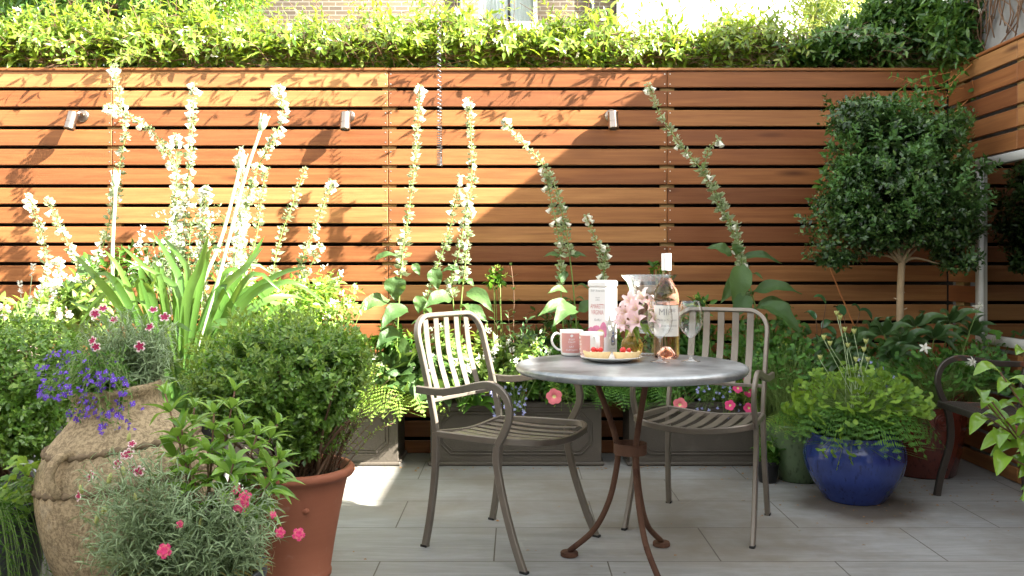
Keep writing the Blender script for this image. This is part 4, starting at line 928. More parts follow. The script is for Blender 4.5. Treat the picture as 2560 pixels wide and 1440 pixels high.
# left box bush
r=rs(22); c=A(-1.83,3.12,.27); pb=plant('box_bush','dark leaved box bush on bare stems at the left edge','shrub',c)
mb=MB(); blob(mb,A(-1.80,3.10,.66),(.29,.26,.21),1500,TINY,.024,r,9,.055,.5,.5,a=.25); blob(mb,A(-1.66,3.0,.50),(.16,.16,.16),340,TINY,.023,r,8,.05,.4,.3,a=.35); mb.build('foliage',M['box'],pb)
mb=MB(); stems(mb,c,[A(-1.78,3.08,.62)+A(*(r.uniform(-1,1,3)*A(.22,.18,.10))) for _ in range(22)],.008,r,spread=.05); mb.build('branches',M['twig'],pb)
# trailing feathery plant
r=rs(23); c=A(-1.585,2.62,.345); pb=plant('trailing_plant','feathery fine leaved plant spilling over the charcoal pot','plant',c); mb=MB(); ms=MB()
for i in range(210):
    a=r.uniform(0,2*PI); d=A(math.cos(a),math.sin(a)-.35,0); L=r.uniform(.6,1.); dr=r.uniform(.05,.42)
    pts=[c+d*.10*r.uniform(.2,1),c+d*.19+A(0,0,.035*r.uniform(.3,1.6)),c+d*(.20+.08*L)+A(0,0,-dr*.4),c+d*(.20+.09*L)+A(r.uniform(-.02,.04),0,-dr)]
    shoot(mb,ms,pts,15,.030,LIN,r,.0009,.15,1,.7,.6)
mb.build('foliage',M['fern'],pb); ms.build('stems',M['stem'],pb)
# creeper with lobed leaves over the pot's back
r=rs(24); c=A(-1.55,2.70,.35); pb=plant('creeper','pale green vine with lobed leaves twining above the charcoal pot','vine',c); mb=MB(); ms=MB()
for (pts) in([(100,1240),(70,1235),(40,1250),(-20,1300)],[(60,1240),(75,1195),(20,1215),(-30,1230)],[(100,1225),(85,1180),(60,1160),(20,1170)]):
    q=[P(x,y,2.48+r.uniform(-.05,.05)) for x,y in pts]; tube(ms,q,.003,.0015,6,20)
    for p in cr(q,9): scatter(mb,TRI,p[None]+r.normal(0,.015,(1,3)),unit(A(r.uniform(-1,1),-.4,r.uniform(-.2,.6)))[None],unit(A(r.uniform(-.3,.3),-.6,1))[None],r.uniform(.035,.06))
mb.build('leaves',M['aqui'],pb); ms.build('stems',M['pale_stem'],pb)
# agapanthus
r=rs(25); c=A(-1.27,3.36,.49); pb=plant('agapanthus','agapanthus with long arching strap leaves and budded stalks behind the urn','plant',c)
ST=[([(420,965),(465,772),(500,668),(521,588)],30,-.12),([(417,945),(312,790),(243,696),(184,634)],27,-.05),([(417,945),(347,807),(323,724),(292,661),(259,623)],21,.05),([(434,945),(417,772),(375,682),(302,613)],22,.08),([(437,945),(451,759),(399,689),(309,647)],19,-.02),([(434,945),(455,738),(427,654),(382,582)],23,.1),([(448,945),(472,724),(448,640),(403,588)],19,.16),
([(451,960),(542,755),(608,675),(660,616)],34,-.08),([(469,950),(555,765),(625,654),(662,588)],24,.12),([(486,945),(590,772),(694,689),(767,668)],27,.0),([(486,945),(608,765),(712,706),(771,720)],25,-.05),([(486,945),(625,783),(729,741),(771,752)],27,.1),([(479,945),(660,790),(746,779),(767,807)],22,.15),([(420,950),(399,807),(375,724),(347,696),(326,712)],24,-.15),([(451,950),(521,835),(573,807),(597,838)],27,-.2),([(410,950),(330,900),(191,849),(149,814),(83,797)],20,-.05),([(434,945),(380,800),(340,745),(290,712)],15,.1),([(486,950),(540,850),(590,800),(645,765)],27,-.1),([(470,950),(545,800),(600,720),(655,690)],26,.2),([(410,950),(290,830),(250,790),(170,750)],18,.15),([(440,945),(470,800),(480,720),(500,640)],20,.22),([(430,950),(410,870),(440,815),(480,830)],20,-.2),([(450,960),(500,880),(560,850),(620,880)],22,.05),([(420,960),(370,880),(330,860),(290,880)],20,.1),([(460,960),(560,820),(650,760),(735,765)],24,.25)]
for k in range(26):                                   # more blades filling the fan
    e=r.uniform(-1,1.25); tx=470+e*280+r.normal(0,20); ty=600+110*abs(e)**1.5+r.uniform(0,150); lx=450+e*60
    ST.append(([(450+e*14,955),(lx+e*40,830-40*(1-abs(e))),((tx+lx)/2+e*25,(ty+690)/2-25),(tx,ty)],r.uniform(17,27),r.uniform(-.15,.3)))
mb=MB()
for pts,w,dy in ST:
    n=len(pts); q=[P(x,y,3.36+dy*(i/(n-1))**1.3+.02*r.normal()) for i,(x,y) in enumerate(pts)]; q[0]=c+A(r.uniform(-.05,.05),r.uniform(-.05,.05),-.01)
    strip(mb,q,w*3.36/F*.80,unit(A(r.uniform(-.35,.35),-1.,.5)),18,'strap',.16,mat=0)
mb.build('leaves',M['strap'],pb)
for pts,dy in(([(505,900),(545,700),(610,450),(652,325)],-.02),([(470,900),(490,760),(552,600),(600,420)],.1),([(440,940),(330,820),(283,700),(289,465)],.12)):
    n=len(pts); q=[P(x,y,3.36+dy*i/(n-1)) for i,(x,y) in enumerate(pts)]; q[0]=c
    mb=MB(); tube(mb,q,.0085,.0062,10,24); sk=mb.build('stalk',M['pale_stem'],pb)
    d=unit(q[-1]-q[-2]); mb=MB(); lathe(mb,[(.006,0),(.013,.012),(.0165,.03),(.013,.048),(.006,.060),(0,.066)],q[-1]-d*.004,14,axis=d,caps=False)
    for k in range(5): a=k*1.3; e=frame_mat(d)@A(math.cos(a)*.012,math.sin(a)*.012,.02); tube(mb,[q[-1],q[-1]+e*1.1,q[-1]+e*1.5+d*.03],.0012,.002,5,6)
    mb.build('bud',M['pale_stem'],sk)
# lobelia in the urn
r=rs(26); UT=UC+UAX*.685; pb=plant('lobelia','mound of purple lobelia spilling over the front of the clay urn','flowers',UT)
def five(name,mats,s=1.,fan=(1.,1.,1.,.55,.55)):
    mb=MB()
    for k,(a,L) in enumerate(zip((-PI/2,-PI/2-.85,-PI/2+.85,PI/2+.5,PI/2-.5),fan)):
        d=A(math.cos(a),math.sin(a),0); e=A(-d[1],d[0],0); w=.30*L if k<3 else .16
        mb.add([A(0,0,0),d*.5*L+e*w+A(0,0,.08),d*.95*L+e*w*.5,d*1.0*L-e*.02,d*.95*L-e*w*.5,d*.5*L-e*w+A(0,0,.08)],[[0,1,2,3,4,5]],0)
    mb.add([(.1,0,.05),(0,.12,.06),(-.1,0,.05),(0,-.12,.06)],[[0,1,2,3]],1); tube(mb,[(0,0,0),(0,0,-.5)],.07,.05,5,3,mat=2)
    return mb.mesh(name,mats)
lob=five('lobelia petals',[M['purple'],M['white_fl'],M['stem']])
ml=MB(); ms=MB(); fl=[]
for i in range(120):
    px=90+250*r.uniform(0,1)**.9; cy=935+.25*(px-90); py=r.uniform(cy-85,cy+95); py=min(max(py,850+.3*max(0,px-200)),1078 if px>165 else 990)
    p=P(px,py,UT[1]-.10-r.uniform(0,.16)+(.16 if py<930 else 0)); b=UT+A(r.uniform(-.10,.06),r.uniform(-.09,.06),0)
    m=(b+p)/2+A(0,-.01,.05+.06*r.uniform()); q=[b,m,p]; shoot(ml,ms,q,7,.024,LAN3,r,.0009,.15,.9,.7,.5,opp=False); fl.append(p)
for i in range(70):
    b=UT+A(r.uniform(-.09,.06),r.uniform(-.09,.06),0); p=b+A(r.uniform(-.17,.08),r.uniform(-.18,.0),r.uniform(-.06,.10)); shoot(ml,ms,[b,(b+p)/2+A(0,0,.04),p],8,.026,LAN3,r,.0009,.1,1.,.6,.5,opp=False)
ml.build('leaves',M['fern'],pb); ms.build('stems',M['stem'],pb)
lobs=[]
for q in range(6):
    mb=MB(); src=lob; V0=np.array([v.co[:] for v in lob.vertices]); F0=[list(p.vertices) for p in lob.polygons]; m0=[p.material_index for p in lob.polygons]
    for k in range(3):
        Rm=frame_mat(unit(A(r.uniform(-.7,.7),r.uniform(-.2,.9),1)),r.uniform(-.6,.6)); o=A(*r.normal(0,1.25,3))*A(1,1,.8)*(k>0)
        for f_,mi in zip(F0,m0): pass
        for mi in(0,1,2):
            ff=[f_ for f_,m_ in zip(F0,m0) if m_==mi]; mb.add((V0*r.uniform(.75,1.1))@Rm.T+o,ff,mi)
    lobs.append(mb.mesh('lobelia sprig',[M['purple'],M['white_fl'],M['stem']]))
for i,p in enumerate(fl[:100]): inst('flower_sprig',lobs[i%6],pb,p,unit(A(r.uniform(-.6,.6),-1,r.uniform(-.1,.7))),r.uniform(.007,.0105),r.uniform(-.5,.5))
# dianthus
def carnation(name,mats,rm): return flower_mesh(name,[(0,.05,0),(.25,.06,0),(.70,.16,.42),(1.,.10,.5)],mats,rm,40,5,.05,extra=lambda mb:(lathe(mb,[(.14,-1.0),(.17,-.6),(.15,0)],(0,0,0),8,mat=len(mats)-1,caps=False)))
bi=carnation('bicolour pink petals',[M['crimson'],M['pale_pink'],M['dian']],[0,0,1]); pk=carnation('pink petals',[M['pink'],M['salmon'],M['dian']],[0,0,0])
def ruffle(name):
    mb=MB()
    for k,(s,z) in enumerate(((1.,0),(.8,.14),(.55,.26))):
        V,t,q,qm=radial([(0,.0,0),(.35,.04,0),(.7,.14,.2),(1.,.10,.28)],40,5,.14); a=k*.6; Rm=np.array([[math.cos(a),-math.sin(a),0],[math.sin(a),math.cos(a),0],[0,0,1]]); mb.add((V*s+A(0,0,z))@Rm.T,[t,q],0 if k!=1 else 1)
    lathe(mb,[(.12,-.9),(.16,-.5),(.14,0)],(0,0,0),8,mat=2,caps=False); return mb.mesh(name,mats_)
mats_=[M['pink'],M['salmon'],M['dian']]; rf=ruffle('ruffled pink petals')
def bud_mesh(name):
    mb=MB(); lathe(mb,[(.0,0),(.0045,.003),(.0055,.012),(.004,.022),(0,.028)],(0,0,0),8); return mb.mesh(name,[M['seed']])
budm=bud_mesh('dianthus bud')
def dianthus(name,label,c,tips,flowers,buds,r,rad,L=.042,mesh=None,scale=.018):
    pb=plant(name,label,'flowers',c); ml=MB(); ms=MB()
    for p in tips:
        b=c+A(*(r.uniform(-1,1,2)*rad),0); m=b*.45+p*.55+A(0,0,.02)+A(*(r.normal(0,.012,2)),0); shoot(ml,ms,[b,m,p],8,L,LIN4,r,.0012,.12,1.,.55,.55,opp=True)
    for p,d,mesh_,s in flowers:
        b=c+A(*(r.uniform(-1,1,2)*rad*.8),0); e=p-d*.016; shoot(ml,ms,[b,b*.4+e*.6+A(0,0,.02),e],6,L*.8,LIN4,r,.0013,.1,.85,.6,.5)
    ml.build('leaves',M['dian'],pb); ms.build('stems',M['dian'],pb)
    for p,d,mesh_,s in flowers: inst('flower',mesh_,pb,p,d,s,r.uniform(0,6))
    for p in buds: inst('bud',budm,pb,p,unit(A(r.uniform(-.3,.3),r.uniform(-.3,.2),1)),r.uniform(.8,1.1),0)
    return pb
r=rs(27); tips=[P(r.uniform(215,425),0,2.58) for _ in range(150)]
tips=[P(q,r.uniform(775+.25*abs(q-310),960),2.64+r.uniform(-.12,.16)) for q in r.uniform(195,440,260)]
W=A(0,0,1)
fls=[(P(x,y,Y),unit(A(dx,-.9,dz)),bi,s) for x,y,Y,dx,dz,s in((235,782,2.62,-.3,.9,.015),(258,772,2.6,.2,1.,.016),(238,785,2.54,.3,.3,.015),(383,775,2.6,.2,1.1,.015),(412,793,2.56,.2,.7,.017),(375,818,2.55,-.2,.6,.015),(285,800,2.6,.1,.6,.013),(350,866,2.5,.05,.1,.017),(232,852,2.5,-.3,.4,.014),(240,867,2.48,.2,.1,.014))]
dianthus('dianthus','silvery pinks with crimson and white flowers growing at the back of the urn',UT+A(.01,.04,0),tips,fls,[],r,A(.08,.05),.052)
r=rs(28); c=FP+A(0,0,.285); tips=[]
for q in r.uniform(0,1,430):
    px=195+q*500; top=1105+abs(px-340)*.28 if px<470 else 1180+abs(px-600)*.45; py=r.uniform(top,1425)
    tips.append(P(px,py,2.20+r.uniform(-.17,.14)))
fls=[(P(x,y,Y),unit(A(dx,-.9,dz)),m,s) for x,y,Y,dx,dz,m,s in((322,1135,2.2,-.1,.5,bi,.016),(312,1138,2.22,.3,.9,bi,.014),(295,1160,2.2,-.3,.4,bi,.014),(333,1172,2.2,.1,.2,bi,.014),(348,1178,2.16,.2,.3,bi,.014),(228,1190,2.2,-.6,.4,bi,.015),(198,1240,2.18,-.7,.2,bi,.014),(330,1110,2.2,.2,.9,bi,.011),(412,1377,2.0,-.05,.25,rf,.0185),(450,1311,2.05,.2,.4,rf,.010),(603,1262,2.12,.0,.3,rf,.021),(613,1242,2.16,.3,.5,rf,.017),(590,1225,2.18,-.2,.8,rf,.015),(572,1240,2.18,-.5,.3,rf,.010),(700,1332,2.1,.6,.4,rf,.014),(746,1336,2.12,.5,.4,rf,.017),(682,1287,2.15,.4,.7,rf,.010))]
buds=[P(x,y,2.14) for x,y in((270,1210),(310,1190),(255,1290),(270,1285),(500,1320),(205,1235),(320,1105),(435,1160),(340,1255),(590,1330),(240,1310))]
FD=dianthus('dianthus','silvery pinks with cerise and magenta flowers in the front round planter',c,tips,fls,buds,r,A(.14,.13),.05)
mb=MB()
for _ in range(120):
    a=r.uniform(0,2*PI); q=c+A(math.cos(a)*.13,math.sin(a)*.12,.0); d=unit(A(math.cos(a),math.sin(a)-.4,r.uniform(0,.8))); scatter(mb,LIN4,q[None]+r.normal(0,.012,(1,3))+A(0,0,.02),d[None],A(0,-.3,1)[None],r.uniform(.04,.07))
mb.build('old_leaves',M['paledry'],FD)
# glossy shrub in the front planter
r=rs(29); c=FP+A(.02,.02,.28); pb=plant('laurel_shrub','young bright green shrub with whorls of glossy leaves in the front planter','shrub',c); ml=MB(); ms=MB()
for x,y,dy in((413,985,.02),(535,1034,-.05),(587,978,.04),(642,1089,-.04),(698,1150,-.02),(676,1205,-.08),(486,1020,.06),(694,1060,.08),(583,1160,-.12),(455,1075,-.02),(520,1130,-.08),(620,1190,-.05),(560,1080,.06),(430,1110,.03),(700,1210,0),(610,1060,0),(475,1160,-.1)):
    p=P(x,y,2.3+dy); b=c+A(r.uniform(-.03,.03),r.uniform(-.03,.03),0); m=b*.5+p*.5+A(*(r.normal(0,.012,2)),-.01)
    tube(ms,[b,m,p],.0042,.0022,6,12)
    for t,k,L,f in((1.,5,.060,1.1),(.90,6,.078,.55),(.76,5,.080,.35),(.60,3,.070,.25)):
        o=b*(1-t)**2+2*m*t*(1-t)+p*t*t; T=unit(p-m)
        a=np.arange(k)*2*PI/k+r.uniform(0,6); u=unit(np.cross(T,A(.3,.1,1))); v=np.cross(T,u)
        for q in a:
            if t<.7 and r.uniform()<.35: continue
            d=unit(math.cos(q)*u+math.sin(q)*v+T*f*r.uniform(.7,1.2)+r.normal(0,.1,3)); l=L*r.uniform(.75,1.2)
            strip(ml,[o,o+d*l*.5+T*l*.06,o+d*l-A(0,0,l*r.uniform(.02,.28))],l*.29,unit(T+A(0,-.25,.3)),7,'ov',.16,r=r)
ml.build('leaves',M['skim'],pb); ms.build('stems',M['twig'],pb)
mb=MB(); cbox(mb,P(523,1258,2.22),(.034,.0012,.055),.0005,R=frame_mat(A(.1,.2,1))); cbox(mb,P(523,1290,2.22),(.012,.0012,.03),.0005,R=frame_mat(A(.1,.2,1))); tag(mb.build('plant_tag',M['white'],loc=P(523,1300,2.22)),'white plastic plant tag stuck in the front planter','plant tag')
# ------------------------------------------------------------------ plants along the fence
BELL=(lambda mb:(np.concatenate(mb.v),[f for k in mb.f for f,_ in mb.f[k]]))(lathe(MB(),[(.16,0),(.22,.3),(.30,.65),(.42,.95),(.46,1.)],(0,0,0),7,caps=False))
BELL=(BELL[0][:,[0,2,1]],BELL[1][0])
def root(px,Y=4.83,z=SOIL): return A((px-CX)*Y/F,Y,z)
def foxglove(label,spikes,leaves=(),nbase=6,r=rs(1),Yb=4.80,lw=1.,bells=.0,dens=1.):
    c=root(spikes[0][0][0][0],Yb); pb=plant('foxglove',label,'foxglove',c,'foxgloves along the fence'); ms=MB()
    ml=MB()
    for pts,t0,Y0,Y1 in spikes:
        n=len(pts); q=[c+A(r.uniform(-.03,.03),r.uniform(-.02,.02),0)]+[P(x,y,Y0-.06+(Y1-Y0)*i/(n-1)) for i,(x,y) in enumerate(pts)]
        s=cr(q,44); tube(ms,s,.0048,.0018,6); d=np.linalg.norm(np.diff(s,axis=0),axis=1); cum=np.concatenate([[0],np.cumsum(d)]); Lt=cum[-1]; a=Lt*t0
        m=int((Lt-a)/.0165*dens); w0=np.linspace(a,Lt*.995,m)+r.normal(0,.005,m); wsz=r.uniform(.6,1.35,m)*np.where((r.uniform(size=m)<.16)&(w0<a+.8*(Lt-a)),.5,1.); u=np.repeat(w0,3); wz=np.repeat(wsz,3); u=np.clip(u+r.normal(0,.0022,len(u)),a,Lt*.999); pos=np.stack([np.interp(u,cum,s[:,k]) for k in range(3)],1); T=tangents(s)[np.clip(np.searchsorted(cum,u)-1,0,43)]
        mb=MB(); rep=4; pos=np.repeat(pos,rep,0); T=np.repeat(T,rep,0); tt=np.repeat((u-a)/(Lt-a),rep)
        sd=perp(T,r); ld=unit(sd+T*r.uniform(-.1,1.1,(len(T),1))); sz=(.034-.016*tt)*r.uniform(.55,1.25,len(tt))*np.repeat(wz,rep)
        scatter(mb,TINY,pos+sd*.006,ld,perp(ld,r),sz,0)
        k=r.uniform(size=len(tt))<bells*.07+(tt>.95)*.14*(bells>0)
        if k.any(): scatter(mb,BELL,pos[k]+sd[k]*.008,unit(sd[k]+A(0,0,-.9)),perp(sd[k],r),r.uniform(.022,.036,k.sum()),1)
        mb.build('flower_spike',[M['floret'],M['bell']],pb)
        for _ in range(5):
            t=r.uniform(.12,max(.16,t0)); o=np.array([np.interp(t*Lt,cum,s[:,k]) for k in range(3)]); az=r.uniform(0,2*PI); d=unit(A(math.cos(az),math.sin(az)*.7-.2,.15)); L=r.uniform(.05,.12)*(1.3-t)
            strip(ml,[o,o+d*L*.5+A(0,0,L*.15),o+d*L+A(0,0,-L*.25)],L*.34,A(0,-.3,1),7,'ov',.12,.02,r=r)
    for (x0,y0,x1,y1,w,Y,dy) in leaves:
        p0=P(x0,y0,Y); p1=P(x1,y1,Y+dy); strip(ml,arch(p0,p1,.16,(0,-.4,.9)),w*Y/F*.92,unit(A(r.uniform(-.3,.3),-.8,.7)),16,'fox',.14,.055,cols=7,r=r)
    for i in range(nbase):
        az=i*2.4+r.uniform(-.4,.4); d=A(math.cos(az),math.sin(az)*.8-.25,0); L=r.uniform(.15,.27)*lw; o=c+A(0,0,r.uniform(0,.09)); p1=o+d*L+A(0,0,L*r.uniform(-.1,.6))
        strip(ml,[o,o+d*L*.45+A(0,0,L*.45),p1],L*.40,A(0,-.35,1),12,'fox',.12,.045,cols=5,r=r)
    ml.build('leaves',M['fox'],pb); ms.build('stem',M['stem'],pb); return pb
FX_=[
('two short foxglove spires leaning left near the left edge of the fence',[([(112,790),(115,650),(95,560),(68,482)],.40,4.7,4.75),([(205,720),(175,620),(150,570),(118,490)],.45,4.7,4.72)],[(110,770,60,820,40,4.6,-.1)],1.),
('short foxglove thick with white bells below the left spotlight',[([(150,770),(146,720),(147,645)],.50,4.55,4.55)],[(180,690,195,800,75,4.5,0),(215,740,255,790,70,4.5,-.1)],2.6),
('very tall upright foxglove right of the left spotlight, by the post',[([(235,700),(262,600),(285,500),(302,400),(315,320),(300,250),(284,160)],.30,4.7,4.8)],[(235,640,200,690,45,4.6,0),(260,680,170,710,55,4.6,-.1)],.3),
('foxglove arching over to the left towards the tilted spotlight',[([(425,700),(440,560),(438,440),(405,360),(350,305),(258,262)],.42,4.65,4.7)],(),.5),
('pair of straight white foxgloves rising from the agapanthus leaves',[([(455,700),(465,500),(475,400),(482,300),(486,205)],.35,4.5,4.6),([(435,720),(438,560),(442,440),(440,332)],.40,4.5,4.55)],(),1.2),
('white foxglove bunch directly behind the middle agapanthus stalk',[([(580,720),(595,600),(603,480),(600,372)],.40,4.3,4.4),([(505,700),(508,580),(515,462)],.40,4.45,4.5)],(),1.5),
('white foxglove curving up to the right behind the tallest agapanthus bud',[([(600,720),(605,560),(640,430),(690,335),(708,275),(690,210)],.40,4.55,4.65)],(),1.5),
('thin green foxglove just right of the agapanthus bud',[([(625,700),(645,570),(655,480),(668,418)],.42,4.65,4.7)],(),0.),
('thin green foxglove leaning right, second of the green trio right of the agapanthus',[([(680,720),(700,600),(735,500),(762,422)],.40,4.65,4.7)],(),0.),
('green foxglove with a short side spire, nearest the middle spotlight trio end',[([(745,720),(775,600),(810,510),(832,450)],.40,4.65,4.7),([(725,760),(765,690),(802,608)],.50,4.6,4.6)],(),.2),
('tall sunlit foxglove left of the coil spring',[([(995,800),(1005,650),(1022,530),(1040,380),(1045,300),(1050,212)],.42,4.7,4.75)],[(990,690,990,755,62,4.55,0),(975,750,888,790,45,4.6,-.1),(935,650,1000,640,20,4.6,0),(1020,770,950,825,52,4.5,-.15),(1000,830,940,870,50,4.5,-.1)],.25),
('sunlit foxglove leaning right beneath the coil spring',[([(1060,790),(1085,690),(1120,590),(1140,500),(1152,440)],.48,4.7,4.7)],[(1080,670,1095,728,42,4.5,0),(1060,740,1045,785,42,4.5,0),(1130,745,1058,772,48,4.45,-.1),(1030,660,1050,690,24,4.6,0)],.1),
('tall sunlit double foxglove right of the coil spring',[([(1150,800),(1165,640),(1175,500),(1180,390),(1170,242)],.42,4.7,4.75),([(1130,720),(1145,640),(1160,560),(1168,500)],.55,4.68,4.7)],[(1165,730,1235,782,46,4.5,-.1),(1150,675,1102,680,20,4.6,0),(1160,775,1220,805,42,4.6,0),(1165,700,1185,716,20,4.55,0)],.4),
('foxglove pair leaning left behind the mugs',[([(1440,800),(1420,610),(1392,480),(1355,410),(1315,365),(1280,330),(1258,298)],.50,4.72,4.75),([(1405,780),(1400,620),(1378,500),(1362,428)],.52,4.7,4.75)],[(1420,730,1367,735,24,4.6,-.1),(1400,640,1358,642,16,4.65,0),(1425,640,1468,642,16,4.65,0),(1430,770,1345,790,45,4.55,-.1),(1440,770,1380,820,50,4.5,-.2),(1445,780,1500,760,36,4.6,0),(1415,700,1395,690,40,4.6,0)],.15),
('short green foxglove standing behind the biscuit tin',[([(1508,720),(1505,640),(1485,590),(1465,538)],.45,4.72,4.72),([(1508,720),(1515,616)],.55,4.7,4.7)],(),.15),
('tall leaning foxglove in shade on the right, forked near its tip',[([(1895,820),(1870,700),(1830,580),(1785,470),(1750,420),(1700,360),(1650,285),(1618,205)],.55,4.72,4.75),([(1845,620),(1790,500),(1762,430),(1775,370),(1803,346)],.45,4.73,4.73),([(1860,700),(1848,620),(1842,555)],.6,4.65,4.65)],[(1860,660,1835,780,62,4.55,-.05),(1870,690,1800,760,45,4.65,0),(1880,730,2005,735,42,4.6,-.05),(1900,760,2005,840,62,4.5,-.1),(1830,640,1765,620,40,4.6,0),(1845,610,1840,640,36,4.55,0),(1850,645,1955,660,26,4.6,0),(1880,740,1830,800,50,4.5,0),(1890,770,1985,770,40,4.6,0)],.12)]
for i,(l,sp_,lv,bl) in enumerate(FX_): foxglove(l,sp_,lv,7 if i>9 else 5,rs(100+i),bells=bl,dens=.9)
def leafy(name,label,px,py,Y,R,n,tm,L,mat,r,base=None,flow=None,nf=0,fs=.01,per=6,tl=.09,cat='plant',shell=.3,a=.35,up=.5,nst=10,fwd=.45,upb=.8,stemmat='stem',zmin=-.8):
    p=P(px,py,Y); b=A(p[0],Y,base if base is not None else SOIL); pb=plant(name,label,cat,b); mb=MB(); R=np.asarray(R)
    tips=blob(mb,p,R,n,tm,L,r,per,tl,shell,up,a=a,fwd=fwd,upb=upb,zmin=zmin); mb.build('foliage',mat,pb)
    ms=MB(); stems(ms,b,tips[::max(1,len(tips)//nst)],.003,r,spread=.02); ms.build('stems',M[stemmat],pb)
    if flow:
        u=sphere_dirs(nf,r,-.2); u[:,1]=-abs(u[:,1]); q=p+u*R*1.04
        for o in q:
            mf=MB(); k=9; dd=unit(r.normal(size=(k,3))+A(0,-.6,.6)); scatter(mf,TINY,np.repeat(o[None],k,0)+r.normal(0,fs*.38,(k,3)),dd,perp(dd,r),fs); mf.build('flower_head',flow,pb)
    return pb
LF=grid_tmpl(.5,3,.8,.2,.3)
leafy('hydrangea','sunlit white flowering hydrangea beside the left foxgloves',190,770,4.45,(.26,.2,.17),90,LF,.065,M['varieg'],rs(31),flow=M['white_fl'],nf=14,fs=.022,per=4)
leafy('hydrangea','white flowering bush behind the arching agapanthus leaves',330,690,4.55,(.24,.18,.16),90,LF,.055,M['fern'],rs(32),flow=M['white_fl'],nf=14,fs=.02,per=4)
leafy('salvia','small leaved grey green bush among the white foxgloves',480,640,4.4,(.26,.18,.24),190,TINY,.028,M['dian'],rs(33),flow=M['white_fl'],nf=46,fs=.014,per=6)
leafy('hydrangea','sunlit leafy hydrangea between the agapanthus and the box ball',690,770,4.3,(.32,.2,.17),170,LF,.052,M['aqui'],rs(34),flow=M['white_fl'],nf=12,fs=.018,per=5)
leafy('jasmine','bright leaved bush with white flowers right of the green foxgloves',800,760,4.45,(.22,.18,.17),120,LF,.045,M['varieg'],rs(35),flow=M['white_fl'],nf=10,fs=.018,per=5)
leafy('hydrangea','low leafy bush at the left edge below the short foxgloves',30,810,4.3,(.26,.2,.14),80,LF,.075,M['varieg'],rs(36),flow=M['pale_pink'],nf=6,fs=.03,per=4)
leafy('shrub','dark leafy bush low behind the agapanthus pot',560,870,4.2,(.5,.25,.16),220,LF,.05,M['fern'],rs(37),per=5)
# pelargonium and lavender at the left
r=rs(38); c=A(-2.12,3.55,.0)
pt=pot('planting_pot','slate pot of pelargonium and lavender behind the left box bush',A(-2.05,3.62,0),wallprof([(.15,0),(.16,.01),(.19,.3),(.21,.5),(.215,.53)],.016,.03),M['dark_pot'],(.19,.505))
c=A(-2.05,3.62,.52); pb=plant('pelargonium','pink and salmon pelargonium blooms beyond the left box bush','flowers',c); ml=MB(); ms=MB(); mf=MB()
for px,py in((15,905),(60,880),(90,890),(30,850),(75,915),(105,880),(5,780),(20,900)):
    mf=MB(); p=P(px,py,3.55); tube(ms,[c,(c+p)/2+A(0,0,.05),p],.003,.002,5,8); dd=unit(r.normal(size=(26,3))+A(0,-.5,.4)); 
    scatter(mf,tiny_tmpl(.8,.1,.6),p+dd*.018,dd,perp(dd,r),r.uniform(.016,.028,26),0); mf.build('flower_head',M['pale_pink'] if py<900 else M['salmon'],pb)
for i in range(60): 
    d=sphere_dirs(1,r,.0)[0]; p=c+d*A(.24,.2,.16); scatter(ml,TRI,p[None],unit(A(d[0],d[1]-.3,.2))[None],A(0,-.3,1)[None],r.uniform(.05,.075))
ml.build('leaves',M['varieg'],pb); ms.build('stems',M['stem'],pb)
r=rs(39); pb=plant('lavender','white lavender spikes beside the pelargonium at the left','flowers',c+A(.05,-.03,0)); ml=MB(); ms=MB(); mf=MB()
for px,py in((80,690),(52,735),(100,745),(72,770),(113,790),(140,800),(90,800),(125,760)):
    mf=MB(); p=P(px,py,3.45); b=c+A(r.uniform(-.02,.12),-.05,0); tube(ms,[b,(b+p)/2,p],.0018,.0014,5,8); d=unit(p-b)
    k=40; u=r.uniform(0,1,k); pos=p+d*(u*.05)[:,None]; dd=unit(perp(np.repeat(d[None],k,0),r)+d*.5); scatter(mf,TINY,pos,dd,perp(dd,r),.012); mf.build('flower_spike',M['white_fl'],pb)
for i in range(80): b=c+A(r.uniform(-.02,.14),r.uniform(-.1,.0),0); scatter(ml,LIN,b[None]+A(0,0,r.uniform(0,.12)),unit(A(*r.normal(0,.4,2),1))[None],A(0,-1,.2)[None],.06)
ml.build('leaves',M['dian'],pb); ms.build('stems',M['pale_stem'],pb)
# ferns
def fern(label,c,n,L,r,mat,el=(.2,.9),w=.30,azr=(0,2*PI),group='ferns in the planters',lift=0.):
    pb=plant('fern',label,'fern',c,group); mb=MB()
    for i in range(n):
        az=azr[0]+(azr[1]-azr[0])*(i+r.uniform(-.3,.3))/n; e=r.uniform(*el); l=L*r.uniform(.7,1.1); d=A(math.cos(az),math.sin(az),0)
        pts=[c,c+d*l*.35*math.cos(e)+A(0,0,l*.42*math.sin(e)+.02),c+d*l*.72*math.cos(e*.7)+A(0,0,l*.5*math.sin(e)+lift),c+d*l*.98+A(0,0,l*(.25*math.sin(e)-.22)+lift)]
        bend(mb,FERN,pts,l*w*3,A(0,-.15,1))
    mb.build('fronds',mat,pb); return pb
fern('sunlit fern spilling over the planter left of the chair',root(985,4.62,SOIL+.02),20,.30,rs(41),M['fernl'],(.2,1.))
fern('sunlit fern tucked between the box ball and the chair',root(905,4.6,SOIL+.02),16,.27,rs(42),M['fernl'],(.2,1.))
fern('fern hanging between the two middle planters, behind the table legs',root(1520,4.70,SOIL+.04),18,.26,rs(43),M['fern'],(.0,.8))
fern('dark fern under the table edge, right of the leaning foxgloves',root(1620,4.72,SOIL+.03),14,.24,rs(44),M['fern'],(.0,.8))
